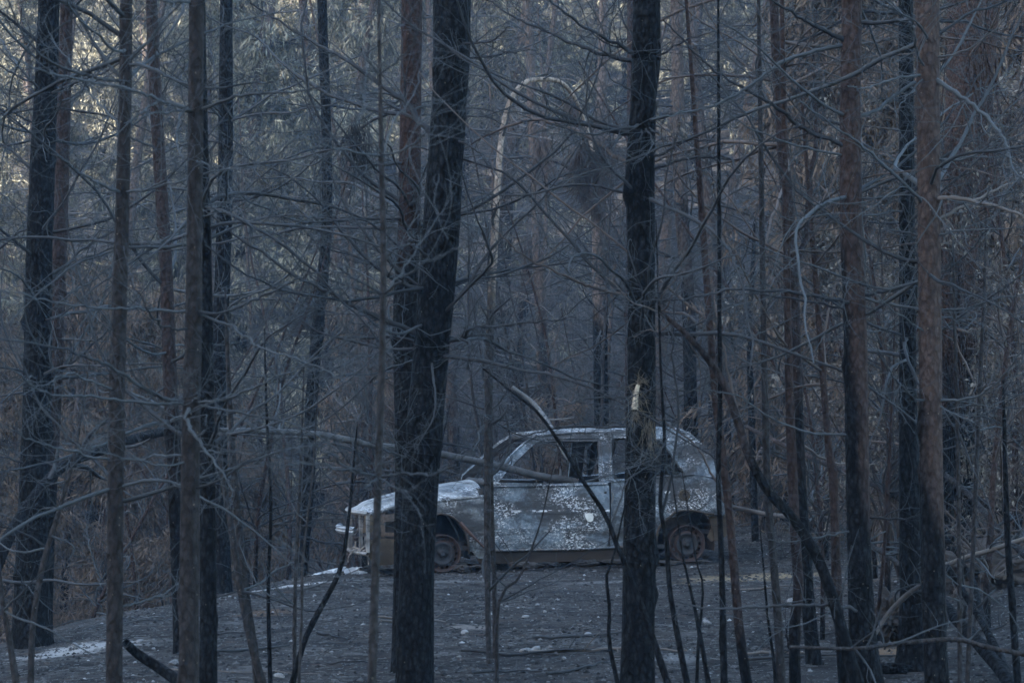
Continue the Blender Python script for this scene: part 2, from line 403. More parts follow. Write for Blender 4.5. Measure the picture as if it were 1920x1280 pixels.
hero('burnt_pine', 'thick black charred pine at the far left, its foot on the slope lip', 'tree',
     [(92, 0, 40), (80, 300, 46), (73, 500, 50), (71, 700, 54), (62, 1000, 58), (60, 1160, 68)], 18.9, M_char, 11,
     [([(85, 90), (50, 60), (0, 20), (-40, -10)], 9), ([(75, 165), (30, 140), (-20, 110)], 7), ([(70, 330), (30, 290), (-20, 255)], 8),
      ([(60, 480), (20, 445), (-30, 400)], 8), ([(85, 530), (120, 500), (165, 460), (230, 425)], 9), ([(85, 545), (130, 500), (200, 470), (260, 455)], 8),
      ([(90, 720), (120, 690), (170, 650), (230, 590)], 8), ([(80, 880), (20, 860), (-30, 850)], 6)], 22, seed=1, bm=M_twigd, rough=.06)
hero('burnt_pine', 'slim reddish pine leaning against the thick black one at the far left', 'tree',
     [(125, 0, 24), (120, 200, 26), (113, 430, 27), (106, 600, 28), (100, 760, 30), (88, 1000, 30), (82, 1140, 32)], 19.8, B_red, 10,
     [([(118, 300), (150, 270), (200, 250)], 6), ([(112, 560), (150, 540), (210, 500), (240, 470)], 6), ([(112, 640), (200, 640), (300, 650)], 5, -.4, M_bone)], 16, seed=2)
hero('burnt_pine', 'slender grey brown pine with tan flecks, left of the two near parallel trunks', 'tree',
     [(237, -20, 23), (235, 150, 24), (228, 430, 27), (222, 640, 29), (217, 860, 30), (214, 1280, 31)], 11.2, B_grey, 8,
     [([(232, 371), (200, 350), (150, 325), (110, 295), (60, 262)], 6, -.9), ([(240, 371), (290, 350), (325, 322), (327, 300), (322, 290)], 5, -.8),
      ([(240, 372), (320, 345), (400, 322), (450, 315), (500, 300), (560, 258), (600, 240)], 5.5, -.8),
      ([(226, 230), (195, 205), (160, 165), (130, 120), (90, 60)], 5, .8), ([(240, 235), (280, 200), (310, 180)], 5, .5),
      ([(207, 865), (150, 850), (100, 835), (50, 822), (0, 790)], 6, -.6), ([(225, 865), (280, 858), (340, 850), (400, 846), (480, 850)], 6, -.6),
      ([(205, 720), (170, 715), (130, 700), (100, 712), (40, 740)], 5, -.8), ([(215, 1150), (260, 1130), (310, 1110), (350, 1080)], 5, .2)], 12, seed=3, bm=M_twig, blen=(.7, 1.6))
hero('burnt_pine', 'narrow dark pine with a rusty top, just left of the near right parallel trunk', 'tree',
     [(284, 0, 22), (293, 200, 23), (305, 400, 24), (312, 520, 25), (318, 700, 26), (326, 860, 27), (336, 1100, 28), (340, 1180, 30)], 17.2, B_red, 10,
     [([(305, 505), (270, 510), (235, 515)], 5), ([(290, 275), (250, 260), (200, 230), (150, 215)], 5), ([(318, 720), (280, 750), (250, 800)], 5)], 14, seed=4)
hero('burnt_pine', 'grey brown pine with whorls of long arching branches, right of two near parallel trunks', 'tree',
     [(368, -20, 28), (367, 200, 29), (365, 430, 30), (362, 640, 32), (357, 860, 35), (354, 1280, 37)], 10.6, B_grey, 8,
     [([(350, 203), (270, 178), (180, 155), (100, 140), (50, 120), (-20, 90)], 8, -.5), ([(385, 197), (440, 183), (520, 175), (600, 165), (690, 155)], 7, -.5),
      ([(362, 200), (345, 210), (331, 240), (333, 275), (343, 297)], 7, -.4), ([(343, 297), (380, 305), (430, 315), (480, 310)], 4, -.5), ([(350, 205), (290, 213), (230, 230)], 5, -.3),
      ([(355, 10), (310, 2), (270, -10)], 8), ([(382, 12), (420, -10)], 8),
      ([(345, 592), (300, 582), (240, 578), (160, 575), (90, 565), (40, 550), (-10, 545)], 7, -.4), ([(378, 592), (420, 585), (480, 560), (540, 530), (590, 513), (650, 510)], 7, -.7),
      ([(395, 592), (440, 615), (475, 645), (530, 665), (600, 690), (660, 720)], 6, -.6), ([(360, 605), (320, 615), (290, 600), (270, 570), (240, 520)], 5, -.6),
      ([(340, 765), (290, 740), (220, 695), (150, 665), (80, 645), (-10, 632)], 9, -.5), ([(340, 772), (270, 755), (180, 745), (90, 738), (55, 715), (0, 672)], 7, -.7),
      ([(342, 760), (350, 790), (375, 830), (405, 870), (440, 920)], 9, -.6), ([(368, 770), (420, 768), (500, 785), (560, 800), (650, 850)], 6, -.3),
      ([(370, 772), (430, 745), (500, 715), (560, 690), (650, 640)], 6, -.6), ([(365, 770), (372, 740), (368, 725)], 6, -.4),
      ([(370, 905), (420, 895), (470, 860), (540, 835)], 6, -.5), ([(360, 860), (300, 870), (200, 850), (120, 830)], 4, -.5)], 8, seed=5, bm=M_twig, blen=(.7, 1.5))
hero('burnt_pine', 'coarse barked dark pine standing close behind the near right parallel trunk', 'tree',
     [(372, -10, 26), (378, 300, 27), (384, 500, 28), (388, 800, 29), (391, 1280, 33)], 13.6, M_char, 10, [], 16, seed=6, bm=M_twigd)
hero('burnt_pine', 'straight dark pine behind the left thicket, its foot on the slope lip', 'tree',
     [(424, 0, 24), (423, 300, 28), (418, 500, 30), (410, 700, 30), (412, 860, 28), (418, 1075, 30)], 24.2, M_char, 11, [], 20, seed=7, bm=M_twigd)
hero('burnt_pine', 'crooked thin black pine behind the front of the wrecked car', 'tree',
     [(604, 0, 18), (612, 250, 19), (612, 430, 20), (598, 590, 22), (584, 750, 23), (579, 900, 22), (570, 1040, 18)], 27.5, M_char, 11, [], 24, seed=8, bm=M_twigd)
hero('pine_sapling', 'thin blurred grey sapling nearest the camera, with star shaped whorls of branches', 'sapling',
     [(712, 120, 7), (715, 290, 10), (719, 535, 12), (709, 900, 14), (697, 1280, 17)], 8.9, B_sap, 3.6,
     [([(705, 290), (660, 285), (600, 270), (540, 250)], 5, -.4), ([(725, 292), (760, 280), (790, 255), (830, 190)], 5, -.4), ([(713, 288), (690, 240), (680, 180), (700, 120)], 4, -.3), ([(718, 285), (740, 230), (780, 170), (795, 90)], 4, .5),
      ([(705, 535), (660, 520), (620, 490), (570, 430)], 5, -.4), ([(705, 533), (650, 540), (600, 552)], 4, -.4), ([(725, 535), (760, 520), (800, 490), (850, 470), (890, 455)], 6, -.5), ([(722, 540), (760, 500), (800, 440), (850, 360)], 4, .3),
      ([(700, 900), (660, 880), (600, 840), (560, 815)], 6, -.4), ([(700, 900), (640, 880), (580, 868), (520, 872)], 5, -.4), ([(718, 895), (760, 888), (800, 890), (850, 872), (885, 845)], 6, -.5),
      ([(715, 900), (740, 915), (765, 920), (800, 895)], 5, -.5), ([(712, 140), (750, 110), (780, 70), (790, 10)], 4, -.3), ([(710, 140), (680, 100), (660, 60)], 4, -.3), ([(705, 905), (690, 908), (685, 915)], 5, -.2),
      ([(702, 1115), (640, 1090), (590, 1060), (520, 1010)], 4, .3)], 0, seed=9, bm=M_twig, flare=0, rough=.03, twigs=5, sub=2)
hero('burnt_pine', 'rust red pine half hidden by the thickest black trunk', 'tree',
     [(772, -10, 40), (770, 200, 40), (767, 430, 42), (760, 580, 46), (762, 700, 48), (763, 900, 46), (757, 1280, 46)], 15.6, bark('rust_red_bark', (.037, .0235, .0205), z0=2.7, zr=.9, fleck=.7), 11,
     [([(765, 600), (745, 540), (715, 470), (680, 390)], 13, .2, M_pale), ([(765, 300), (700, 310), (650, 315)], 8)], 26, zr=(1.9, 5.8), seed=10, bm=M_twigd)
hero('burnt_pine', 'thickest black pine before the car bonnet, leaning right as it rises', 'tree',
     [(848, -10, 74), (845, 150, 66), (836, 285, 66), (827, 430, 71), (817, 560, 67), (810, 640, 66), (796, 800, 69), (786, 950, 66), (780, 1100, 66), (778, 1280, 72)], 14.2, M_char, 12,
     [([(835, 282), (805, 250), (770, 205), (720, 160), (660, 120), (600, 85), (540, 50), (470, 5)], 13, .5, M_twigd), ([(800, 245), (760, 215), (700, 180), (640, 165)], 9, .7, M_twigd),
      ([(870, 265), (900, 285), (935, 335)], 6, -.5), ([(870, 98), (920, 75), (958, 50)], 6), ([(870, 118), (940, 100), (1010, 95)], 6),
      ([(800, 640), (770, 620), (700, 590), (640, 560), (560, 520), (500, 480), (440, 440), (400, 405)], 13, -.3, M_twigd), ([(845, 640), (870, 632), (882, 616), (960, 608), (1062, 598)], 9, -.3, M_twigd),
      ([(875, 622), (878, 640), (868, 652), (850, 650)], 6, -.3, M_twigd), ([(800, 640), (740, 632), (640, 632), (540, 600)], 8, .4, M_twigd), ([(820, 520), (800, 480), (770, 460), (730, 470)], 8, -.4, M_twigd),
      ([(850, 560), (870, 520), (900, 490), (935, 455)], 10, .5, M_pale), ([(790, 870), (740, 850), (700, 830), (640, 810)], 7, -.3, M_twigd)], 16, zr=(1.9, 5.8), seed=11, bm=M_twigd, rough=.055, flare=.12)
_t12 = hero('burnt_pine', 'black pine before the car tail, a torn pale branch stub on its bark', 'tree',
     [(1213, -10, 50), (1211, 115, 56), (1207, 180, 48), (1203, 260, 52), (1200, 330, 56), (1202, 430, 52), (1203, 600, 51), (1201, 860, 58), (1197, 1100, 62), (1196, 1280, 60)], 13.8, M_char, 12,
     [([(1190, 315), (1150, 290), (1080, 245), (1010, 225), (960, 235), (900, 260), (860, 285)], 11, .6, M_twigb), ([(1188, 118), (1140, 105), (1060, 75), (960, 30), (900, -10)], 10, .3, M_twigd),
      ([(1195, 110), (1150, 80), (1080, 40), (1010, -15)], 10, -.4, M_twigd), ([(1230, 305), (1250, 285), (1290, 262), (1330, 265)], 8, -.2, M_twigd),
      ([(1235, 318), (1290, 298), (1340, 293), (1367, 298), (1378, 312), (1362, 340), (1345, 365)], 8, -.4, M_twigd),
      ([(1232, 222), (1180, 240), (1100, 250), (1030, 232)], 7, -.6), ([(1232, 222), (1280, 210), (1340, 200)], 7, -.6), ([(1232, 224), (1200, 260), (1170, 285), (1150, 320)], 4, -.6), ([(1232, 220), (1200, 180), (1150, 150), (1120, 100)], 4, -.6), ([(1232, 226), (1225, 270), (1200, 300)], 4, -.6), ([(1232, 226), (1260, 270), (1300, 310)], 4, -.6),
      ([(1200, 560), (1130, 545), (1080, 525), (1000, 490), (960, 460), (925, 425)], 8, -.3, M_twigb), ([(1200, 100), (1170, 40), (1160, -10)], 7), ([(1220, 120), (1280, 80), (1340, 60)], 6),
      ([(1195, 745), (1130, 745), (1060, 760), (1000, 790)], 5, -.5), ([(1180, 790), (1120, 800), (1060, 800), (990, 815), (930, 845)], 6, .5, M_twigd)], 16, zr=(1.9, 5.8), seed=12, bm=M_twigd, rough=.05)
# torn stub on that trunk: a splinter of pale wood in a fan of fibres
root, line, rad, loc = _t12
stub = MB(); c0 = P(1190, 768, 13.62); c1 = P(1196, 722, 13.66)
stub.tubes(smooth_line([c0, (c0+c1)/2+np.array([-.004, -.006, 0]), c1], 8)[None], (np.linspace(.016, .010, 8)*(1+.2*rng.random(8)))[None], 8, 0, True)
st_o = stub.obj('torn_stub', plain('raw_wood', (.30, .24, .17), (.50, .42, .30), 20), root, True, loc)
fb = MB(); n = 130; t = rng.uniform(-.25, 1.25, n)[:, None]; p0 = c0*(1-t)+c1*t+rng.normal(0, .008, (n, 3))
p0[:, 1] += .012
D0 = np.stack([rng.normal(0.15, .55, n), -.25+.2*rng.normal(0, 1, n), -.55+1.1*(t[:, 0]-.4)+rng.normal(0, .45, n)], 1)
Q = grow(p0, D0, rng.uniform(.04, .12, n), 5, -.9, .10, .5); Q[..., 1] = np.minimum(Q[..., 1], 13.67)
fb.tubes(Q, np.broadcast_to(np.linspace(.0016, .0007, 5), (n, 5)), 3)
n = 30; p0 = c0+np.stack([rng.normal(.07, .018, n), np.full(n, .012), rng.normal(-.06, .05, n)], 1)
Q = grow(p0, np.stack([rng.normal(.13, .07, n), np.full(n, -.02), np.full(n, -1.0)], 1), rng.uniform(.10, .2, n), 5, 0, .06, .2)
fb.tubes(Q, np.broadcast_to(np.linspace(.0022, .001, 5), (n, 5)), 3)
fb.obj('bark_fibres', M_needle, st_o, True, loc)

hero('burnt_pine', 'pale brown slim trunk behind the tan sapling arch, ragged fibres hanging', 'tree',
     [(1132, -10, 16), (1128, 150, 18), (1122, 250, 22), (1116, 330, 30), (1123, 430, 28), (1125, 600, 27), (1128, 800, 27)], 32, bark('pale_brown_bark', (.12, .098, .088), z0=3.2, zr=.8, fleck=0), 12,
     [([(1100, 345), (1060, 310), (1000, 295), (900, 300)], 12, .5, M_twigd), ([(1115, 300), (1108, 250), (1090, 220)], 9), ([(1110, 330), (1080, 260), (1050, 210)], 8), ([(1095, 350), (1090, 290), (1070, 250)], 7)], 40, seed=13, bm=M_twigd)
_t13 = HERO['burnt_pine13']
def tufts(root, spots, d, mat, seed=3, n=130, ln=(.25, .6), sp=.05):
    g = np.random.default_rng(seed); loc = np.array(root.location)
    for px, py in spots:
        b = MB(); p = P(px, py, d)+g.normal(0, 1, (n, 3))*np.array([sp, sp, sp*1.4])
        Q = grow(p, np.stack([g.normal(0, .22, n), g.normal(0, .22, n), -np.ones(n)], 1), g.uniform(*ln, n), 6, -.3, .08, .3, g); b.tubes(Q, np.full((n, 1), .004)*np.linspace(1, .4, 6)[None], 3)
        b.obj('hanging_fibres', mat, root, True, loc)
tufts(_t13[0], [(1072, 195), (1018, 270), (1100, 270), (1085, 290), (1112, 320), (1124, 350), (1140, 270), (1095, 330)], 31.8, M_twigb)
tufts(HERO['burnt_pine10'][0], [(672, 235), (664, 262), (680, 300)], 15.8, M_twigd, 5, 45, (.10, .28), .04)
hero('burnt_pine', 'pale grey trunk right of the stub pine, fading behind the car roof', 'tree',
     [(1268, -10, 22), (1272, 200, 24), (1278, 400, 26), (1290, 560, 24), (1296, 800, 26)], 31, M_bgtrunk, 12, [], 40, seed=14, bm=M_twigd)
hero('burnt_pine', 'thin pinkish trunk peeping out left of the stub pine', 'tree', [(1183, -10, 14), (1182, 300, 15), (1180, 600, 16), (1180, 850, 16)], 33, B_red, 12, [], 24, seed=15, bm=M_twigd)
hero('burnt_pine', 'half brown half black pine on the right, a black hooked branch low on it', 'tree',
     [(1597, -10, 38), (1595, 240, 40), (1596, 430, 42), (1603, 600, 43), (1607, 860, 44), (1612, 1050, 45), (1618, 1200, 52), (1624, 1280, 62)], 13.3, B_half, 10,
     [([(1595, 285), (1570, 268), (1520, 248), (1480, 220), (1440, 190), (1380, 160), (1330, 125), (1280, 75), (1245, 35)], 10, -.3, M_twigd), ([(1580, 78), (1530, 50), (1480, 20), (1420, -15)], 11, -.3, M_twigd), ([(1620, 62), (1680, 40), (1740, 25), (1800, 5), (1850, -20)], 10, -.3, M_twigd),
      ([(1560, 66), (1480, 110), (1400, 165), (1330, 200), (1280, 212), (1225, 225)], 9, -.6), ([(1580, 290), (1500, 275), (1400, 235), (1330, 190)], 6, -.4),
      ([(1600, 588), (1592, 568), (1560, 560), (1520, 552), (1440, 545), (1370, 543), (1280, 560), (1200, 565)], 9, -.4, M_twigd), ([(1590, 575), (1510, 562), (1420, 552), (1340, 560)], 6, -.2, M_twigd),
      ([(1625, 560), (1680, 540), (1740, 520), (1770, 510), (1810, 480), (1850, 430)], 8, -.4), ([(1622, 562), (1690, 572), (1750, 582), (1810, 578), (1870, 560), (1930, 550)], 7, -.5),
      ([(1625, 1170), (1615, 1148), (1590, 1138), (1560, 1135), (1500, 1133), (1420, 1136), (1330, 1140), (1270, 1128)], 9, -.4, M_twigd),
      ([(1590, 990), (1540, 1005), (1480, 1015), (1440, 1010)], 5, -.4), ([(1620, 980), (1700, 970), (1780, 940), (1810, 925)], 5, -.4), ([(1590, 820), (1520, 810), (1440, 780), (1380, 740), (1300, 730)], 6, -.4)], 14, zr=(1.9, 5.8), seed=16, bm=M_twig)
hero('burnt_pine', 'brown pine near the right edge with scale marked bark at its foot', 'tree',
     [(1738, -10, 45), (1741, 300, 43), (1742, 430, 42), (1744, 640, 42), (1746, 860, 42), (1751, 1130, 45), (1756, 1280, 44)], 12.9, B_brown, 10,
     [([(1725, 440), (1690, 435), (1640, 430)], 6), ([(1752, 440), (1800, 433), (1870, 430), (1940, 420)], 6), ([(1755, 312), (1800, 300), (1860, 275), (1930, 245)], 6, -.3),
      ([(1750, 420), (1820, 380), (1890, 345), (1930, 318)], 8, .4, M_pale), ([(1740, 390), (1710, 360), (1660, 310), (1590, 255), (1500, 190)], 9, -.4), ([(1740, 380), (1790, 372), (1870, 388), (1940, 415)], 12, -.4, M_pale),
      ([(1735, 128), (1780, 165), (1850, 220), (1888, 270), (1900, 320), (1935, 350)], 11, -.5), ([(1730, 128), (1690, 145), (1620, 165), (1590, 160)], 6, -.5), ([(1725, 125), (1718, 90), (1710, 40), (1705, -10)], 6, -.5), ([(1722, 130), (1700, 180), (1680, 210)], 4, -.5),
      ([(1758, 756), (1820, 745), (1870, 715), (1925, 650)], 7, -.4), ([(1738, 758), (1715, 745), (1675, 705), (1640, 640)], 5, -.4), ([(1760, 760), (1800, 780), (1830, 790), (1850, 770)], 4, -.4),
      ([(1745, 620), (1700, 600), (1650, 560), (1600, 500)], 4, -.5), ([(1755, 108), (1810, 95), (1870, 50), (1910, -10)], 5, -.4, M_bone)], 14, seed=17, bm=M_twig)
# stringy barked pair behind it
def strips(root, line, rad, loc, n, mat, z=(1, 4.6), length=(.4, 1.3)):
    b = MB(); g = np.random.default_rng(4)
    i = np.searchsorted(line[:, 2], g.uniform(z[0], z[1], n)).clip(0, len(line)-1); a = g.uniform(0, 6.28, n)
    p = line[i]+np.stack([np.cos(a), np.sin(a), 0*a], 1)*(rad[i]*1.02)[:, None]
    Q = grow(p, np.stack([np.cos(a)*.10, np.sin(a)*.10, -np.ones(n)], 1), g.uniform(*length, n), 7, -.2, .05, .14, g)
    b.tubes(Q, (g.uniform(.004, .013, n))[:, None]*np.linspace(1, .3, 7)[None], 4)
    return b.obj('hanging_bark', mat, root, True, loc)
t = hero('stringybark', 'shaggy red brown stringy barked trunk behind the brown pine at the right', 'tree',
     [(1812, -10, 72), (1806, 150, 66), (1800, 260, 58), (1786, 420, 36), (1776, 600, 32), (1772, 850, 34), (1768, 1100, 38)], 19.5, B_string, 11, [], 22, seed=18, bm=M_twigb)
strips(*t, 120, B_string)
t = hero('stringybark', 'second stringy barked stem with loose hanging strips, nearest the right edge', 'tree',
     [(1858, -10, 34), (1846, 150, 32), (1832, 300, 30), (1820, 480, 26), (1812, 700, 26), (1812, 1000, 28)], 20.5, B_string, 11, [], 16, seed=19, bm=M_twigb)
strips(*t, 70, B_string)
hero('broadleaf_tree', 'slim brown trunk with a fork high up, left of the half brown pine', 'tree',
     [(1452, 30, 16), (1462, 200, 20), (1480, 430, 25), (1484, 480, 27), (1490, 650, 24), (1500, 900, 23), (1513, 1100, 25), (1530, 1280, 27)], 15.4, B_red, 9,
     [([(1486, 520), (1510, 440), (1520, 330), (1530, 250), (1526, 120), (1530, 20)], 14, .3, B_red), ([(1486, 470), (1460, 420), (1430, 400)], 7), ([(1505, 840), (1560, 865), (1640, 870)], 7, 1, M_twigb)], 18, seed=20, bm=M_twigb)
hero('broadleaf_tree', 'thin red sapling standing left of the half brown pine, low trunk only brown', 'sapling',
     [(1552, 820, 13), (1562, 900, 16), (1566, 1000, 17), (1572, 1130, 18), (1584, 1290, 20)], 14.4, B_sapred, 3.5, [], 9, seed=21, bm=M_twigb, flare=.05, tipr=.2)
hero('broadleaf_tree', 'thin stem with a broken spur near its foot, beside the bent black pole', 'sapling',
     [(1478, 640, 14), (1484, 850, 19), (1491, 1000, 19), (1497, 1110, 19), (1489, 1180, 20), (1492, 1290, 23)], 14.2, B_sapred, 4.5, [([(1487, 1230), (1477, 1200), (1476, 1165)], 8, 0, B_sapred)], 10, seed=22, bm=M_twigb, flare=.05)
hero('broadleaf_tree', 'straight dark thin stem standing beyond the rear wheel of the car', 'sapling',
     [(1432, 640, 11), (1437, 850, 13), (1442, 960, 14), (1451, 1060, 15), (1460, 1180, 17), (1466, 1290, 18)], 14.1, B_sap, 4.5, [], 4, seed=23, bm=M_twigd, flare=.05)
hero('broadleaf_tree', 'knotty brown stem just right of the car tail', 'sapling',
     [(1340, 730, 14), (1352, 830, 15), (1366, 950, 15), (1376, 1060, 16), (1386, 1180, 18), (1402, 1290, 20)], 13.9, B_sapred, 4, [([(1366, 960), (1340, 900), (1300, 830), (1240, 790), (1190, 770)], 6, .2)], 3, seed=24, bm=M_twigb, flare=.05)
hero('broadleaf_tree', 'thin straight black sapling crossing the tail of the car', 'sapling',
     [(1349, 580, 8), (1350, 760, 9), (1347, 900, 10), (1353, 1050, 11), (1358, 1290, 14)], 13.2, M_char, 4.2, [], 3, seed=25, bm=M_twigd, flare=0)
hero('broadleaf_tree', 'forked black sapling crossing the rear wheel arch of the car', 'sapling',
     [(1240, 720, 5), (1246, 830, 7), (1238, 940, 8), (1250, 1020, 9), (1258, 1120, 10), (1290, 1290, 13)], 13.0, M_char, 2.6,
     [([(1244, 960), (1262, 880), (1270, 780), (1262, 640), (1270, 520)], 7, .3, M_twigd)], 1, seed=26, bm=M_twigd, flare=0, blen=(.4, .9))
hero('leaning_pole', 'bent black pole arching down to the ground in front of the half brown pine', 'tree',
     [(1238, 585, 8), (1290, 630, 11), (1350, 705, 13), (1380, 780, 15), (1402, 850, 16), (1440, 920, 18), (1484, 968, 19), (1525, 1030, 20), (1553, 1095, 21), (1574, 1165, 22), (1592, 1230, 24), (1610, 1290, 28)], 13.1, bark('pole_bark', (.045, .034, .031), z0=1.6, zr=1, fleck=.3), 2.3,
     [([(1400, 840), (1380, 760), (1350, 620), (1340, 540)], 7, .3)], 5, seed=27, bm=M_twigb, flare=0, blen=(.5, 1.2))
hero('leaning_pole', 'thin dark leaning stem rising left across the car door', 'sapling',
     [(905, 690, 3), (960, 735, 4), (1010, 775, 6), (1062, 850, 7), (1095, 905, 8), (1135, 965, 9), (1160, 1030, 9), (1185, 1090, 10), (1215, 1170, 12), (1255, 1290, 14)], 12.6, M_char, 1.7,
     [([(1140, 990), (1180, 900), (1230, 860), (1260, 800)], 5, .2), ([(1100, 910), (1160, 885), (1250, 850)], 4, .1)], 3, seed=28, bm=M_twigd, flare=0, blen=(.4, .9))
# small stems over the ground
SM = [([(415, 880, 9), (435, 1000, 12), (452, 1110, 14), (470, 1200, 14), (495, 1290, 16)], 14.4, B_sap, 'grey stem left of a clump at the bottom left, leaning left'),
      ([(428, 700, 8), (440, 900, 12), (462, 1120, 15), (476, 1210, 15), (484, 1290, 17)], 14.5, B_sap, 'taller grey brown stem of the clump at the bottom left'),
      ([(500, 780, 5), (508, 950, 6), (503, 1100, 7), (507, 1290, 9)], 14.2, M_char, 'very thin upright dark stem right of the bottom left clump'),
      ([(655, 960, 6), (640, 1060, 9), (612, 1120, 10), (575, 1190, 10), (545, 1290, 12)], 13.8, M_char, 'bowed black sapling beside the front bumper of the car'),
      ([(565, 850, 5), (558, 1000, 6), (553, 1120, 7), (552, 1290, 8)], 14.0, B_sap, 'hair thin grey stem left of the bowed sapling'),
      ([(585, 900, 4), (568, 1050, 5), (566, 1150, 5), (560, 1290, 6)], 13.2, B_sap, 'second hair thin stem left of the bowed sapling'),
      ([(140, 850, 6), (110, 960, 9), (80, 1060, 11), (62, 1170, 11), (57, 1290, 13)], 13.8, B_sap, 'slanting brown stem crossing the foot of the far left black pine'),
      ([(20, 800, 7), (60, 900, 8), (100, 1000, 7), (150, 1100, 6)], 0, None, ''),
      ([(5, 1130, 9), (18, 1200, 12), (32, 1290, 14)], 12, B_sap, 'short stem in the bottom left corner'),
      ([(917, 560, 6), (919, 760, 8), (922, 960, 9), (927, 1100, 9), (929, 1290, 10)], 16.3, B_sap, 'dark twin stem close beside the tan arched sapling'),
      ([(1012, 985, 3), (975, 1080, 5), (935, 1130, 7), (932, 1290, 8)], 14.4, B_sap, 'small forked twig stem right of the tan arched sapling'),
      ([(1150, 1045, 4), (1137, 1080, 6), (1143, 1140, 7), (1142, 1200, 8), (1160, 1290, 9)], 13.4, M_char, 'crooked black sucker left of the stub pine foot'),
      ([(1280, 1040, 4), (1305, 1150, 7), (1318, 1220, 9), (1330, 1290, 11)], 13.0, M_char, 'dark sucker curving up right of the stub pine foot'),
      ([(1305, 1050, 3), (1318, 1100, 4), (1310, 1200, 6), (1306, 1290, 7)], 13.6, M_char, 'short thin dark shoot before the rear wheel of the car'),
      ([(1885, 880, 9), (1890, 1020, 12), (1898, 1140, 13), (1912, 1290, 16)], 13.9, M_char, 'upright dark stem at the bottom right edge'),
      ([(1675, 700, 4), (1668, 850, 5), (1660, 1000, 6), (1645, 1170, 8)], 15.2, B_sapred, 'thin reddish stem leaning between the two brown pines on the right'),
      ([(1790, 620, 6), (1795, 800, 7), (1798, 1000, 8), (1800, 1290, 9)], 13.6, B_sap, 'grey rod straight up beside the brown pine near the right edge'),
      ([(1845, 560, 6), (1838, 700, 7), (1832, 850, 8), (1815, 1250, 9)], 14.2, B_sap, 'tall grey rod between the brown pine and the right edge'),
      ([(1440, 1160, 5), (1450, 1230, 6), (1455, 1290, 8)], 13.4, M_char, 'short black sucker under the long low branch'),
      ([(1600, 480, 5), (1560, 560, 6), (1545, 700, 7), (1540, 860, 8), (1548, 1010, 9)], 25, B_sapred, 'distant reddish stem left of the half brown pine'),
      ([(1412, 500, 9), (1405, 620, 10), (1408, 760, 12), (1415, 980, 14)], 29, M_char, 'straight dark stem standing behind the tail of the car')]
for i, (tr, d, mt, lb) in enumerate(SM):
    if not lb: continue
    hero('burnt_sapling', lb, 'sapling', tr, d, mt, P(tr[0][0], tr[0][1], d)[2]+.5, [], 6, seed=40+i, bm=M_twigd if mt is M_char else M_twig, flare=0, blen=(.3, .9), zr=(.5, 2.4), twigs=5, sub=2)
# thin saplings filling the middle distance
g2 = np.random.default_rng(77)
SAPMESH = []
for q in range(6):
    b = MB(); H = g2.uniform(3.5, 7); ln = grow(np.zeros((1, 3)), np.array([[g2.normal(0, .08), g2.normal(0, .08), 1.0]]), np.array([H]), 26, .2, .03, .12, g2)
    rd = np.linspace(.032, .008, 26)[None]; tb = MB(); tb.tubes(ln, rd, 7)
    Q, Rq, L = side_shoots(ln, rd, 34, .08, 1, (30, 75), (.4, 1.3), None, 9, .5, .10, .6, .5, g2)
    b.tubes(Q, Rq, 4); Q2, R2, L2 = side_shoots(Q, Rq, 6, .15, 1, (30, 70), (.2, .7), None, 6, .3, .12, .8, .7, g2); b.tubes(Q2, R2, 3)
    Q3, R3, _ = side_shoots(Q2, R2, 2, .2, 1, (30, 60), (.1, .35), None, 4, .2, .1, .6, .8, g2, .7); b.tubes(Q3, R3, 3)
    SAPMESH.append((tb.mesh('trunk', B_sap if q % 2 else B_sapred), b.mesh('twigs', [M_twig, M_twigd, M_twigb][q % 3])))
def sapling(x, y, q, s, lab, grp):
    r = empty('burnt_sapling', (x, y, gz(x, y)-.05), g2.uniform(0, 6.28)); r.scale = (s, s, s); tag(r, lab, 'sapling', grp)
    for nm, me in zip(('trunk', 'crown'), SAPMESH[q]):
        o = bpy.data.objects.new(nm, me); col.objects.link(o); o.parent = r
for i in range(70):
    d = g2.uniform(27, 42); px = g2.uniform(-120, 2040); x = (px-960)/F*d
    if px < 600 and i % 2: continue
    sapling(x, d, i % 6, g2.uniform(.6, 1.1), 'thin bare burnt sapling in the thicket beyond the car', 'saplings beyond the car')
for px, d, s in [(1640, 21, .7), (1540, 17, .6), (1660, 17.5, .8), (1850, 16.5, .8), (1900, 18.5, .9), (1700, 20, .9), (1780, 23, .9), (1620, 24, .9), (1500, 23, .8)]:
    sapling((px-960)/F*d, d, int(px) % 6, s, 'twiggy bare sapling among the crowded stems right of the car', 'saplings right of the car')
for px, d, s in [(150, 25, .7), (260, 26, .7), (480, 26, .8), (540, 27, .9)]:
    sapling((px-960)/F*d, d, int(px) % 6, s, 'twiggy bare sapling on the slope left of the car', 'saplings left of the car')

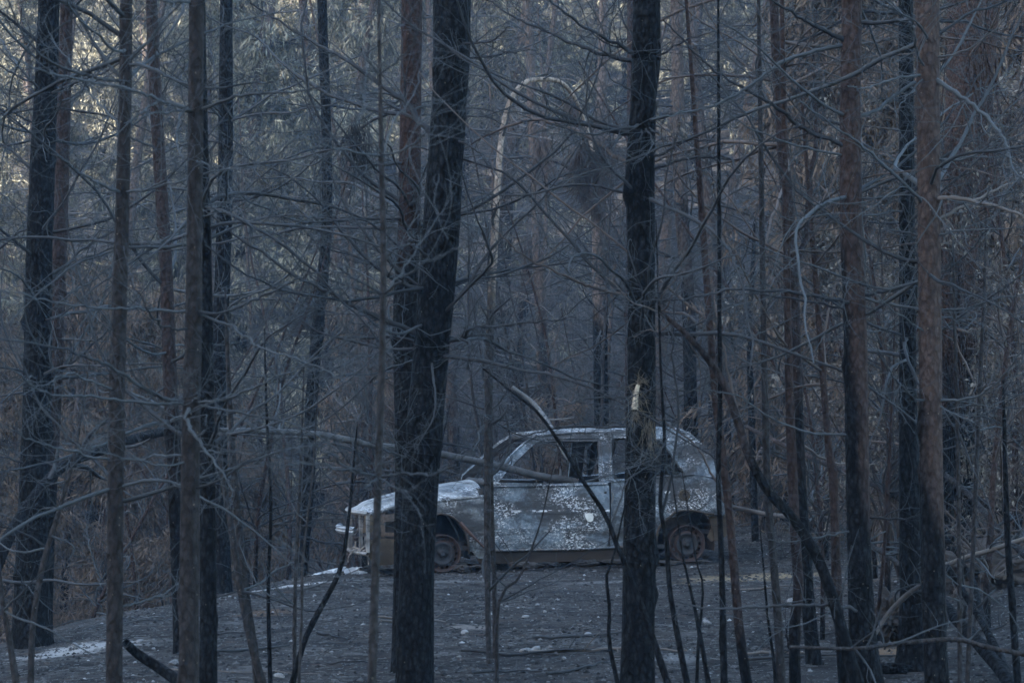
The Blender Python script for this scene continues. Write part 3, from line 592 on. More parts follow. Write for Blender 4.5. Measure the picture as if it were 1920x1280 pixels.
# ---------------------------------------------------------------- bent and fallen stems
def stem(name, label, cat, pts, mat, twigs=6, tw=None, sides=12, group=None, sub=2, tl=(.2, .7), k=60):
    """a stem through (px, py, depth, width px)"""
    q = np.array([P(a, b, d) for a, b, d, w_ in pts]); r = np.array([w_/F*d/2 for a, b, d, w_ in pts])
    ln = smooth_line(q, k); rd = smooth_line(np.stack([r, r*0, r*0], 1), k)[:, 0]
    c = ln[len(ln)//2].copy(); c[2] = ln[:, 2].min(); root = empty(name, c); tag(root, label, cat, group)
    trunk_mesh(ln, np.maximum(rd, .002), mat, root, c, sides, .06, 'stem')
    if twigs:
        g = np.random.default_rng(int(abs(pts[0][0]))+3)
        Q, Rq, L = side_shoots(ln[None], rd[None], twigs, .1, 1, (35, 75), tl, None, 9, .2, .1, .6, .6, g)
        for t_ in range(len(Q)):
            b = MB(); b.tubes(Q[t_:t_+1], Rq[t_:t_+1], 5)
            Q2, R2, _ = side_shoots(Q[t_:t_+1], Rq[t_:t_+1], sub+1, .2, 1, (30, 60), (.15, .45), None, 5, g=g); b.tubes(Q2, R2, 3)
            b.obj('twig', tw or M_twig, root, True, c)
    return root
stem('arched_sapling', 'tall tan sapling bent over into an arch at its top, in the middle', 'sapling',
     [(918, 1295, 15.9, 11), (914, 1100, 16, 10), (914, 900, 16.1, 10), (918, 650, 16.2, 11), (928, 430, 16.3, 13), (936, 300, 16.4, 16), (946, 225, 16.5, 16), (962, 180, 16.5, 15), (985, 155, 16.6, 14), (1010, 149, 16.7, 12), (1048, 153, 16.8, 10), (1075, 180, 16.9, 8), (1096, 228, 17, 7), (1112, 285, 17, 6)], B_tan, 16, M_twigd, k=110)
stem('bowed_trunk', 'black trunk bowed over in an arch at the lower left', 'fallen tree',
     [(-30, 1130, 15.9, 23), (5, 1030, 16.1, 23), (35, 975, 16.4, 23), (75, 918, 16.7, 22), (125, 870, 17.1, 21), (200, 840, 17.7, 20), (290, 812, 18.5, 18), (360, 806, 19.1, 15)], bark('shade_darkened_bark', low=(.007, .007, .008)), 6, M_twigd)  # charred bark, its colour darkened further to stand for canopy shade
stem('fallen_pole', 'long pale pole fallen through the window of the wrecked car', 'fallen tree',
     [(410, 806, 21.2, 10), (500, 808, 21.8, 10), (600, 815, 22.6, 11), (700, 834, 23.2, 12), (800, 847, 23.9, 12), (880, 862, 24.4, 13), (950, 877, 24.8, 14), (1010, 892, 25.1, 13), (1078, 903, 25.4, 15)], M_pole, 8, M_twig)
stem('fallen_log', 'short charred log lying aslant at the foot of the near parallel trunks', 'log', [(236, 1205, 13.2, 17), (262, 1228, 13.3, 20), (300, 1252, 13.3, 22), (345, 1282, 13.2, 24), (380, 1300, 13.1, 24)], M_char, 0)
stem('fallen_pole', 'bleached pole standing aslant behind the car roof', 'fallen tree', [(960, 725, 29, 7), (1000, 755, 29, 9), (1030, 795, 28.5, 10), (1060, 850, 28, 10), (1100, 905, 28, 10), (1115, 960, 28, 10)], M_bone, 3, M_bone)
stem('fallen_pole', 'pale thin pole lying low on the ground right of the car tail', 'fallen tree', [(1372, 950, 28, 9), (1430, 962, 28, 9), (1500, 972, 27.5, 9), (1570, 988, 27, 9), (1700, 1010, 26, 8)], M_pole, 3, M_twig)
stem('fallen_pole', 'brown pole slanting down to the brown pine, upper of the crossing poles on the right', 'fallen tree', [(1400, 800, 22, 8), (1500, 848, 20, 10), (1600, 890, 18.5, 11), (1680, 930, 17.5, 12), (1740, 975, 17, 12), (1800, 1040, 16.8, 12)], B_sapred, 8, M_twigb)
stem('fallen_pole', 'grey pole slanting across the foot of the half brown pine', 'fallen tree', [(1560, 975, 19, 8), (1630, 1020, 17.5, 9), (1690, 1060, 16.8, 10), (1730, 1098, 16.2, 10), (1780, 1150, 15.9, 10), (1850, 1205, 15.5, 9)], B_sap, 8, M_twig)
stem('fallen_pole', 'pale splintered stick leaning up against the brown pine foot', 'stick', [(1640, 1190, 14.3, 7), (1665, 1150, 14.3, 9), (1700, 1115, 14.2, 10), (1735, 1090, 14.1, 8)], M_pole, 2, M_twig)
stem('fallen_pole', 'long pole sloping down to the right edge below the stringybark', 'fallen tree', [(1500, 760, 24, 8), (1620, 830, 22, 10), (1720, 880, 20.5, 12), (1800, 920, 19.5, 13), (1870, 955, 19, 14), (1950, 1000, 18.5, 14)], B_sapred, 10, M_twigb)
stem('fallen_pole', 'grey pole sloping to the right edge, lowest of the long ones there', 'fallen tree', [(1760, 880, 18, 10), (1820, 930, 17.5, 11), (1870, 990, 17, 12), (1930, 1050, 16.5, 12)], B_sap, 8, M_twig)
stem('fallen_pole', 'pale branch rising to the right edge behind the brown pine', 'stick', [(1760, 1065, 16.5, 9), (1810, 1045, 16.3, 10), (1860, 1030, 16, 10), (1935, 1005, 15.8, 9)], M_pale, 8, M_twig)
stem('leaning_log', 'thick black log leaning from the brown pine down to the bottom right', 'log', [(1720, 1080, 15.6, 22), (1780, 1145, 15.2, 25), (1830, 1200, 14.6, 26), (1880, 1260, 14.2, 27), (1905, 1300, 14, 27)], M_char, 2, M_twigd)
stem('leaning_log', 'slim dark stem leaning beside the thick black log', 'log', [(1775, 1060, 15.2, 12), (1820, 1130, 15, 14), (1855, 1190, 14.6, 15), (1880, 1240, 14.3, 16), (1900, 1300, 14, 16)], M_char, 4, M_twigd)
stem('leaning_log', 'slim dark stem, right of the pair leaning at the bottom right', 'log', [(1800, 1050, 16.2, 10), (1825, 1090, 16, 12), (1840, 1150, 15.6, 12), (1862, 1215, 15.2, 13)], M_char, 2, M_twigd)
stem('low_branch', 'long grey branch sweeping low across the bottom right corner', 'branch', [(1480, 1212, 12.4, 6), (1600, 1215, 12.4, 8), (1690, 1205, 12.5, 9), (1790, 1198, 12.5, 10), (1850, 1212, 12.5, 10), (1940, 1230, 12.5, 10)], B_sap, 6, M_twig)
stem('burnt_bough', 'grey bough hanging in from the left edge low over the ground', 'branch', [(-20, 1084, 17.8, 7), (40, 1092, 17.8, 7), (95, 1087, 17.8, 6), (150, 1095, 17.7, 6), (200, 1094, 17.7, 5), (260, 1090, 17.6, 3)], M_twigd, 4, M_twig)
# charred trunk and stump at the right
hero('charred_stump', 'broad black charred trunk behind the brown pine, white ash at its foot', 'tree', [(1702, 640, 30), (1703, 800, 34), (1706, 950, 42), (1712, 1100, 50), (1714, 1200, 56), (1716, 1262, 66)], 15.0, M_char, 8, [], 14, seed=70, bm=M_twigd, rough=.1)
def lump(name, label, cat, px, py, d, sx, sy, sz, mat, seed, amp=.35, fr=2.2, n=40):
    th, ph = np.meshgrid(np.linspace(0, math.pi, n), np.linspace(0, 2*math.pi, n*2, endpoint=False), indexing='ij')
    v = np.stack([np.sin(th)*np.cos(ph), np.sin(th)*np.sin(ph), np.cos(th)], -1)
    r = 1+amp*fbm(v*fr+seed*3.3, 4)
    v = v*r[..., None]*np.array([sx, sy, sz]); idx = np.arange(n*2*n).reshape(n, 2*n); a, b = idx[:-1], idx[1:]
    b_ = MB(); b_.add(v.reshape(-1, 3), np.stack([a, b, np.roll(b, -1, 1), np.roll(a, -1, 1)], -1).reshape(-1, 4))
    o = b_.obj(name, mat); o.location = P(px, py, d); return tag(o, label, cat)
M_ash = plain('ash_crust', (.30, .30, .30), (.62, .61, .60), 8)
M_earth = plain('burnt_root_earth', (.010, .009, .009), (.050, .040, .034), 9, bump=1.0)
lump('root_mound', 'dark root plate with a hollow under it at the right edge', 'stump', 1860, 1075, 18.5, .42, .3, .20, M_earth, 3, .9, 3.5, 70)
lump('root_mound', 'earthy root mound left of the charred trunk', 'stump', 1668, 1160, 15.6, .13, .14, .13, M_earth, 5, .9, 4, 60)
lump('burnt_chunk', 'small black charcoal chunk lying at the foot of the brown pine', 'log', 1668, 1252, 14.6, .13, .05, .03, M_char, 8, .5, 3)

# ---------------------------------------------------------------- the burnt out car
CA = R(11.5); CL, CW = 3.66, 1.55
CO = np.array([(700-960)/F*24.75, 24.75, 0.0]); CU = np.array([math.cos(CA), math.sin(CA), 0]); CV = np.array([-math.sin(CA), math.cos(CA), 0])
def tin(z): return np.interp(z, [0, .1, .25, .5, .68, .86, 1.0, 1.2, 1.4], [.09, .06, .02, 0, .005, .035, .085, .15, .23])
def CP(px, py, extra=0):
    """side point of the car from a pixel: (X along the car, Z)"""
    r = ray(px, py); c = np.array([0, 0, CAMZ]); t = 0.0
    for _ in range(6):
        s = (t-(c-CO)@CV)/(r@CV); q = c+s*r; X_, Z_ = (q-CO)@CU, q[2]; t = float(tin(Z_))+extra
    return X_, Z_
car = empty('burnt_car', CO+CU*CL/2+CV*CW/2, CA)
car.location.z = gz(*(CO+CU*CL/2+CV*CW/2)[:2])*0
tag(car, 'burnt out small hatchback wreck without glass or tyres, flaking pale ash and rust', 'car')
SH = np.array([CL/2, CW/2, 0])
def carmat(name, soot=.3, white=.5, rust=.2, blue=(.135, .165, .190), zrust=.2, band=None):
    m = N(name)
    z = m.xyz(m.tc.outputs['Object'])[2]
    a = m.noise(3.0, 6, rough=.65); b = m.noise(24, 9, st=(.8, 1, 1.2), rough=.7, dist=.15); d = m.noise(2.1, 5, st=(.6, 1, 1.2), rough=.6)
    e = m.noise(26, 6, rough=.7)
    c = m.mix(m.ramp(a, .35, .66), (.028, .031, .036), blue)
    c = m.mix(m.math('MULTIPLY', m.ramp(e, .45, .72), .6), c, (.27, .31, .33))
    c = m.mix(m.ramp(m.math('ADD', d, (soot-.5)*.5), .47, .56), c, (.038, .037, .037))
    mask = m.ramp(m.math('MULTIPLY_ADD', m.noise(3.4, 4, st=(.7, 1, 1.2)), 1.0, (white-.5)*.35), .43, .62)
    fine = m.math('MULTIPLY', m.ramp(m.noise(52, 6, st=(.7, 1, 1.1), rough=.75), .53, .575), mask)
    coarse = m.math('MULTIPLY', m.ramp(b, .60, .625), mask)
    wh = m.math('MAXIMUM', fine, coarse)
    if band:
        for zb in band: mask = m.math('ADD', mask, m.math('MULTIPLY', m.ramp(m.math('ABSOLUTE', m.math('SUBTRACT', z, zb)), .022, .004), .6), clamp=True)
        coarse = m.math('MAXIMUM', coarse, m.math('MULTIPLY', m.ramp(m.noise(9, 5, st=(.5, 1, 1), rough=.7), .52, .56), m.ramp(m.math('ABSOLUTE', m.math('SUBTRACT', z, band[0])), .012, .006)))
    wh = m.math('MAXIMUM', fine, coarse)
    c = m.mix(m.math('MULTIPLY', m.math('MULTIPLY', m.ramp(b, .50, .60), mask), .55), c, (.16, .135, .115))
    streak = m.ramp(m.noise(14, 4, st=(1, 1, .12)), .55, .72)
    c = m.mix(m.math('MULTIPLY', streak, .45), c, (.05, .045, .042))
    c = m.mix(wh, c, m.mix(m.ramp(e, .3, .7), (.42, .425, .43), (.80, .79, .77)))
    ru = m.math('MULTIPLY_ADD', m.noise(6, 6, rough=.7), .7, m.math('MULTIPLY_ADD', z, -.55, rust+zrust+.03))
    c = m.mix(m.ramp(ru, .52, .66), c, m.mix(m.ramp(e, .35, .65), (.055, .036, .028), (.12, .085, .06)))
    m.bump(m.math('ADD', b, m.math('MULTIPLY', e, .5)), .55, .012)
    return m.base(c, .7, .35, 0)
C_door = carmat('flaking_paint', .47, .50, .02, band=(CP(1040, 958)[1]+.004, CP(1040, 988)[1], CP(1040, 925)[1])); C_fend = carmat('burnt_paint', .38, .52, -.06, (.20, .20, .19)); C_qtr = carmat('sooty_paint', .45, .32, .02, (.155, .18, .195))
C_hood = carmat('ash_white_paint', .36, .42, .0, (.25, .24, .22)); C_roof = carmat('bleached_roof_paint', .50, .5, .06, (.17, .19, .21)); C_frame = carmat('burnt_frame_metal', .48, .4, .08)
C_rust = carmat('rusty_metal', .75, .1, .26, (.085, .08, .072), .30)
C_sill = plain('sooty_rust', (.008, .007, .006), (.055, .042, .033), 5, .85, .2, (.5, 1, 1.5))
C_tan = plain('tan_rust_plate', (.050, .038, .027), (.13, .095, .062), 7, .85, .2)
C_dark = plain('sooty_metal', (.012, .012, .013), (.040, .036, .034), 8, .8, .3)
C_wheel = plain('rusted_wheel_steel', (.009, .008, .008), (.040, .026, .022), 12, .8, .25)
C_wdark = plain('blackened_wheel_steel', (.007, .007, .008), (.025, .025, .027), 12, .7, .3)
def dent(v, seed, amp):
    return amp*fbm(np.stack([v[:, 0]*3, v[:, 2]*3.5, 0*v[:, 0]+seed], -1), 3)
def panel(name, out, mat, holes=(), side=0, thick=.018, parent=None, extra=0.0, seed=1, amp=.010, step=.07, px=True, crease=(), label=None):
    """sheet metal panel from its side outline; side 0 near, 1 far"""
    loops = [[Vector((*CP(*p, extra), 0)) if px else Vector((*p, 0)) for p in lp] for lp in [out, *holes]]
    allv = [v for l in loops for v in l]
    tris = geometry.tessellate_polygon(loops)
    bm = bmesh.new(); vs = [bm.verts.new((v.x, 0, v.y)) for v in allv]
    for t in tris:
        try: bm.faces.new([vs[i] for i in t])
        except ValueError: pass
    xs_ = [v.x for v in allv]; zs_ = [v.y for v in allv]
    for lo, hi, no in ((min(xs_), max(xs_), (1, 0, 0)), (min(zs_), max(zs_), (0, 0, 1))):
        q = lo+step
        while q < hi-.01:
            g_ = bm.verts[:]+bm.edges[:]+bm.faces[:]
            bmesh.ops.bisect_plane(bm, geom=g_, plane_co=Vector(no)*q, plane_no=no); q += step
    bmesh.ops.remove_doubles(bm, verts=bm.verts, dist=.002)
    v = np.array([w_.co for w_ in bm.verts]); y = tin(v[:, 2])+extra+dent(v, seed, amp)
    for cz, ch in crease: y = y-ch*np.exp(-((v[:, 2]-cz)/.022)**2)
    if side: y = CW-y
    for w_, yy in zip(bm.verts, y): w_.co.y = yy
    bmesh.ops.recalc_face_normals(bm, faces=bm.faces)
    sgn = sum(f.normal.y*f.calc_area() for f in bm.faces); want = 1 if side else -1
    if sgn*want < 0: bmesh.ops.reverse_faces(bm, faces=bm.faces)
    nf = len(bm.faces); ylo, yhi = min(w_.co.y for w_ in bm.verts)-thick*1.3, max(w_.co.y for w_ in bm.verts)+thick*1.3
    bmesh.ops.solidify(bm, geom=bm.faces[:], thickness=thick)
    for w_ in bm.verts:
        w_.co.x = min(max(w_.co.x, min(xs_)-.004), max(xs_)+.004); w_.co.z = min(max(w_.co.z, min(zs_)-.004), max(zs_)+.004); w_.co.y = min(max(w_.co.y, ylo), yhi)
        w_.co -= Vector(SH)
    bm.normal_update()
    for f in bm.faces: f.material_index = 1 if f.normal.y*(-1 if side else 1) > .5 else 0
    me = bpy.data.meshes.new(name); bm.to_mesh(me); bm.free(); me.materials.append(mat); me.materials.append(C_dark)
    for p in me.polygons: p.use_smooth = False
    o = bpy.data.objects.new(name, me); col.objects.link(o); o.parent = parent or car
    if label: o['label'] = label
    return o
def arc(cx, cy, rx, ry, a0, a1, n=14): return [(cx+rx*math.cos(R(a)), cy-ry*math.sin(R(a))) for a in np.linspace(a0, a1, n)]
fender = [(764, 948), (790, 945), (817, 942), (860, 938), (905, 933), (917, 930), (908, 965), (907, 1010), (911, 1048), (896, 1046), (885, 1034)] + arc(828, 1032, 51, 69, 0, 150, 16)
door = [(922, 913), (980, 911), (1040, 910), (1100, 908), (1138, 906), (1142, 910), (1143, 960), (1141, 1010), (1138, 1025), (1060, 1027), (980, 1029), (925, 1030), (913, 1012), (911, 965), (919, 931)]
quarter = [(1146, 903), (1200, 899), (1250, 894), (1300, 889), (1316, 892), (1340, 899), (1350, 920), (1359, 945), (1362, 962), (1352, 966), (1339, 963), (1325, 962), (1307, 958), (1289, 956), (1266, 960), (1250, 974), (1236, 988), (1232, 1002), (1229, 1018), (1190, 1021), (1145, 1024), (1146, 960)]
zc = CP(1040, 958)[1]; zc2 = CP(1040, 988)[1]
for side in (0, 1):
    panel('front_fender', fender, C_fend, side=side, seed=3+side, amp=.012, crease=((zc2, .010),))
    dr = panel('door', door, C_door, side=side, seed=5+side, crease=((zc, .010), (zc2, .012)))
    qt = panel('rear_quarter', quarter, C_qtr, side=side, seed=8+side, crease=((zc, .008),))
    # sill
    sill = [(911, 1032), (1000, 1031), (1100, 1029), (1226, 1021), (1230, 1040), (1226, 1046), (1150, 1049), (1050, 1053), (950, 1056), (900, 1056), (893, 1048)]
    panel('sill', sill, C_sill, side=side, seed=12, extra=.02, amp=.016, thick=.05)
    # window frames: A pillar, roof rail, B pillar, C pillar as one pressed frame with two openings
    frame = [(914, 905), (915, 897), (941, 870), (963, 847), (983, 829), (1003, 816.5), (1022, 814.5), (1056, 812), (1119, 809.5), (1172, 807), (1241, 805), (1282, 806), (1293, 810), (1307, 823), (1327, 842), (1339, 866), (1344, 895), (1316, 892), (1300, 889), (1146, 901), (1143, 904), (1122, 908), (922, 911)]
    w1 = [(934, 904), (948, 886), (967, 865), (994, 839), (1006, 829.5), (1016, 827), (1060, 827), (1121, 827), (1123, 865), (1125, 903), (1040, 906)]
    w2 = [(1147, 822), (1200, 821), (1238, 824), (1250, 838), (1268, 864), (1283, 886), (1220, 893), (1151, 898), (1148, 860)]
    panel('window_frame', frame, C_frame, [w1, w2], side, .04, seed=15+side, amp=.008, step=.06)
    b = MB(); q = []
    for p_ in [(912, 1031), (1000, 1030.5), (1100, 1028), (1226, 1021)]:
        X_, Z_ = CP(*p_); y_ = float(tin(Z_))-.004; q.append([X_, CW-y_ if side else y_, Z_])
    b.tubes(smooth_line(q, 40)[None], np.full((1, 40), .012), 6); b.obj('sill_flange', C_frame, car, True, SH)
    # door window channel: proud edge strips
    b = MB()
    def strip(pts, r, yo): 
        q = []
        for p_ in pts:
            X_, Z_ = CP(*p_); y_ = float(tin(Z_))-yo; q.append([X_, CW-y_ if side else y_, Z_])
        ln = smooth_line(q, 30); b.tubes(ln[None], np.full((1, 30), r), 6)
    strip([(916, 899), (941, 871), (963, 848), (983, 830), (1003, 818), (1022, 815.5), (1080, 811), (1122, 809.5)], .010, .008)
    strip([(1143, 822), (1145, 860), (1146, 900)], .009, .008); strip([(1126, 826), (1129, 865), (1131, 905)], .009, .008)
    strip([(1150, 821), (1195, 820), (1240, 823)], .008, .006); strip([(1018, 823), (1060, 822), (1122, 821)], .008, .006)
    strip([(920, 912), (1000, 910.5), (1080, 909), (1139, 906.5)], .008, .010); strip([(1147, 902), (1220, 896), (1303, 889)], .008, .010)
    b.obj('window_trim', C_roof if side == 0 else C_frame, car, True, SH)
    # arch lips
    for pts in (arc(828, 1032, 51, 69, -4, 150, 14), [(1339, 963), (1325, 962), (1307, 958), (1289, 956), (1266, 960), (1250, 974), (1236, 988), (1231, 1004)]):
        q = []; b = MB()
        for p_ in pts:
            X_, Z_ = CP(*p_); y_ = float(tin(Z_))-.004; q.append([X_, CW-y_ if side else y_, Z_])
        b.tubes(smooth_line(q, 40)[None], np.full((1, 40), .010), 6)
        b.obj('arch_lip', C_sill, car, True, SH)
    if side == 0:
        # fuel filler, lock hole, striker plate, bare patch
        X_, Z_ = CP(1283, 928); fl = MB(); an = np.linspace(0, 2*math.pi, 25)
        y0 = float(tin(Z_))
        for r_, tb_, mi in ((.052, .010, 0), (.030, .008, 0)):
            ring = np.stack([X_+r_*np.cos(an), np.full(25, y0-.010), Z_+r_*np.sin(an)], 1); fl.tubes(ring[None], np.full((1, 25), tb_), 6, mi)
        for ri, ro, mi in ((0, .026, 1), (.026, .054, 0)):
            a_ = np.stack([X_+ri*np.cos(an), np.full(25, y0-.009), Z_+ri*np.sin(an)], 1); b_ = np.stack([X_+ro*np.cos(an), np.full(25, y0-.0095), Z_+ro*np.sin(an)], 1)
            i_ = np.arange(24); fl.add(np.vstack([a_, b_]), np.stack([i_, i_+1, i_+26, i_+25], 1), mi)
        fl.obj('fuel_filler', [C_tan, C_dark], qt, True, SH)
        X_, Z_ = CP(1135, 923); lk = MB(); an = np.linspace(0, 2*math.pi, 13); y0 = float(tin(Z_))
        lk.tubes(np.array([[[X_, y0-.012, Z_], [X_, y0, Z_], [X_, y0+.01, Z_]]]), np.full((1, 3), .013), 12, 0, True); lk.obj('door_lock', C_dark, dr, True, SH)
        hd = MB(); pts = [(1146, 921), (1149, 926), (1149.5, 934), (1147, 941)]
        q = [[CP(*p_)[0], float(tin(CP(*p_)[1]))-.012, CP(*p_)[1]] for p_ in pts]; hd.tubes(smooth_line(q, 16)[None], np.full((1, 16), .009), 8, 0, True); hd.obj('door_handle', C_hood, dr, True, SH)
        M_bare = plain('bare_filler_patch', (.42, .40, .36), (.66, .64, .58), 20)
        pt = [(1098, 963), (1104, 961), (1110, 962), (1113, 967), (1112, 975), (1108, 978), (1102, 977), (1099, 972), (1097, 968)]
        panel('filler_patch', pt, M_bare, parent=dr, extra=-.012, thick=.004, amp=.010, seed=5)
        panel('filler_patch', [(1246, 922), (1252, 918.5), (1257, 921), (1254, 926), (1249, 926)], M_bare, parent=qt, extra=-.010, thick=.004, amp=.01, seed=8)
        # torn strip hanging off the front arch
        ts = MB(); pts = [(862, 979), (876, 994), (892, 1010), (912, 1030)]
        q = [[CP(*p_)[0], float(tin(CP(*p_)[1]))-.02, CP(*p_)[1]] for p_ in pts]; ts.tubes(smooth_line(q, 20)[None], np.linspace(.02, .008, 20)[None], 4); ts.obj('torn_arch_strip', plain('raw_rust', (.07, .040, .032), (.14, .078, .06), 9), car, False, SH)
# loft helper across the car
def loft(name, stations, mat, nY=26, crown=.04, edge=.0, thick=.02, seed=3, amp=.012, bow=0, parent=None):
    """stations: (X, zedge, inset); surface spans near edge to far edge with a crown"""
    stations = [(*q, crown) if len(q) == 3 else q for q in stations]
    st = smooth_line(np.array(stations), 40); u = np.linspace(0, 1, nY)
    s_ = 1-np.abs(2*u-1)**3.2
    V = np.zeros((40, nY, 3))
    for i, (x_, z_, in_, cr_) in enumerate(st):
        V[i, :, 0] = x_-bow*(1-i/39)**2*(1-(2*u-1)**2); V[i, :, 1] = in_+(CW-2*in_)*u; V[i, :, 2] = z_+cr_*s_
    v = V.reshape(-1, 3); v[:, 2] += amp*fbm(v*np.array([2.5, 2.5, 1])+seed, 3)
    idx = np.arange(40*nY).reshape(40, nY); a = idx[:-1, :-1]; f = np.stack([a, a+1, a+1+nY, a+nY], -1).reshape(-1, 4)
    bm = bmesh.new(); vs = [bm.verts.new(p-SH) for p in v]
    for q in f: bm.faces.new([vs[j] for j in q])
    bmesh.ops.recalc_face_normals(bm, faces=bm.faces)
    if sum(f_.normal.z for f_ in bm.faces) < 0: bmesh.ops.reverse_faces(bm, faces=bm.faces)
    bmesh.ops.solidify(bm, geom=bm.faces[:], thickness=thick)
    me = bpy.data.meshes.new(name); bm.to_mesh(me); bm.free(); me.materials.append(mat)
    for p in me.polygons: p.use_smooth = True
    o = bpy.data.objects.new(name, me); col.objects.link(o); o.parent = parent or car; return o
def XZ(px, py): return CP(px, py)
h0 = XZ(705, 960); h1 = XZ(735, 951); h2 = XZ(817, 940); h3 = XZ(908, 931)
loft('bonnet', [(h0[0]-.03, h0[1]-.015, .10, .0), (h0[0]+.05, h0[1]+.004, .07, .018), (h1[0], h1[1], .05, .045), (h2[0], h2[1]+.005, .03, .108), (h3[0], h3[1]+.005, .035, .135)], C_hood, bow=.15, amp=.014, seed=6)
r0 = XZ(1003, 816); r1 = XZ(1060, 811); r2 = XZ(1170, 806.5); r3 = XZ(1240, 804.5); r4 = XZ(1285, 806)
loft('roof', [(r0[0], r0[1]-.004, .20), (r1[0], r1[1]-.004, .22), (r2[0], r2[1]-.004, .235), (r3[0], r3[1]-.002, .235), (r4[0]+.02, r4[1]-.01, .23)], C_roof, crown=.03, amp=.02, seed=9, thick=.03)
b = MB()
def bar(p, q, r, r2=None, k=8, s=6): b.tubes(np.linspace(p, q, k)[None], np.linspace(r, r2 or r, k)[None], s, 0, True)
bar((r0[0]+.01, .2, r0[1]-.03), (r0[0]+.01, CW-.2, r0[1]-.03), .035)
bar((r4[0]-.03, .2, r4[1]-.05), (r4[0]-.03, CW-.2, r4[1]-.05), .03)
bar((CP(1127, 815)[0]+.05, .2, CP(1127, 815)[1]), (CP(1127, 815)[0]+.05, CW-.2, CP(1127, 815)[1]), .025)
xw, zw = CP(918, 905); bar((xw+.05, .06, zw-.02), (xw+.05, CW-.06, zw-.02), .04)
b.obj('roof_header', C_dark, car, True, SH)
# tail: rear panel below the hatch opening, bent lower flap, hatch frame
xr, zr_ = CP(1352, 905); b = MB()
b.box(((xr+.01), CW/2, .66), (.02, CW/2-.04, .16)); b.box((xr+.02, CW/2, .36), (.03, CW/2-.08, .10))
b.obj('tail_panel', C_qtr, car, False, SH)
b = MB(); ht, hb_ = CP(1290, 811), CP(1341, 885)
for y_ in (.27, CW-.27): b.tubes(np.linspace((ht[0], y_, ht[1]), (hb_[0], y_-.1*(1 if y_ < 1 else -1), hb_[1]), 8)[None], np.full((1, 8), .028), 6)
bar((hb_[0], .15, hb_[1]), (hb_[0], CW-.15, hb_[1]), .03); b.obj('hatch_frame', C_frame, car, True, SH)
panel('rear_valance', [(1330, 968), (1358, 966), (1365, 985), (1362, 1004), (1350, 1012), (1334, 1014), (1326, 1006), (1334, 990)], C_tan, extra=.05, thick=.03, amp=.03, seed=20)
# inner wheel housings, floor, firewall
b = MB()
b.box((CL*.55, CW/2, .20), (CL*.30, CW/2-.08, .02)); b.box((1.10, CW/2, .50), (.02, CW/2-.06, .30)); b.box((.55, CW/2, .24), (.45, .45, .02)); b.box((3.2, CW/2, .34), (.32, CW/2-.2, .02))
b.obj('floor_pan', C_dark, car, False, SH)
for side in (0, 1):
    for (cxp, cyp, name, mt) in ((828, 1034, 'front_wheel_housing', C_dark), (1288, 1018, 'rear_wheel_housing', C_rust)):
        X_, Z_ = CP(cxp, cyp); b = MB(); an = np.linspace(R(-12), R(192), 24); 
        ra = .385
        y0, y1 = .05, .40
        A_ = np.stack([X_+ra*.78*np.cos(an), np.full(24, y0), Z_+ra*np.sin(an)], 1); B_ = A_.copy(); B_[:, 1] = y1; C_ = np.array([[X_, y1, Z_]])
        if side: A_[:, 1] = CW-A_[:, 1]; B_[:, 1] = CW-B_[:, 1]; C_[:, 1] = CW-y1
        i_ = np.arange(23); b.add(np.vstack([A_, B_]), np.stack([i_, i_+1, i_+25, i_+24], 1)); b.add(np.vstack([C_, B_]), np.stack([0*i_, i_+1, i_+2, i_+2], 1))
        b.obj('wheel_housing', mt, car, True, SH)
# engine and front structure
lump_o = MB()
for (c_, h_) in (((.62, .72, .42), (.22, .26, .16)), ((.62, 1.05, .36), (.18, .12, .12)), ((.5, .72, .60), (.16, .22, .05)), ((.32, .75, .38), (.03, .40, .15))): lump_o.box(c_, h_)
eo = lump_o.obj('engine', C_dark, car, False, SH); bv = eo.modifiers.new('bevel', 'BEVEL'); bv.width = .03; bv.segments = 2
b = MB()
for y_ in (.10, .34, .95, 1.22, 1.45): b.box((-.02-.08*(1-(2*y_/CW-1)**2), y_, .36), (.016, .028, .19))
for z_, t_ in ((.555, .022), (.155, .02)):
    y_ = np.linspace(.06, CW-.06, 20); ln = np.stack([-.03-.10*(1-(2*y_/CW-1)**2), y_, np.full(20, z_)], 1); b.tubes(ln[None], np.full((1, 20), t_), 4)
b.obj('front_frame', plain('scaled_steel', (.06, .058, .055), (.26, .24, .22), 9), car, False, SH)
b = MB(); y_ = np.linspace(.16, CW+.02, 24); ln = np.stack([-.12-.11*(1-(2*y_/CW-1)**2), y_, .385-.025*(y_/CW)], 1)
for dz in (-.016, .016): b.tubes(ln[None]+np.array([0, 0, dz]), np.full((1, 24), .024), 4)
b.obj('bumper_bar', plain('dull_aluminium', (.14, .145, .15), (.34, .35, .36), 7), car, False, SH)
panel('corner_plate', [(694, 1012), (720, 1009), (738, 1011), (760, 1012), (760, 1056), (736, 1060), (712, 1060), (698, 1056), (690, 1040)], C_tan, extra=.07, thick=.012, amp=.02, seed=33)
panel('corner_plate', [(684, 966), (700, 964), (702, 990), (694, 1000), (680, 998)], C_tan, extra=.12, thick=.012, amp=.02, seed=35)
panel('headlamp_shell', [(712, 966), (740, 962), (764, 962), (764, 1008), (742, 1005), (716, 1004)], C_rust, [[(720, 978), (752, 975), (752, 998), (722, 998)]], extra=.06, thick=.02, amp=.02, seed=36)
b = MB()
for q in range(16):
    p0 = np.array([-.05+rng.uniform(-.06, .12), rng.uniform(.15, .7), .17]); Q = grow(p0[None], np.array([[rng.normal(0, .5), rng.normal(0, .5), .6]]), np.array([rng.uniform(.08, .22)]), 6, 0, .4, .8)
    b.tubes(Q, np.linspace(.016, .006, 6)[None], 4)
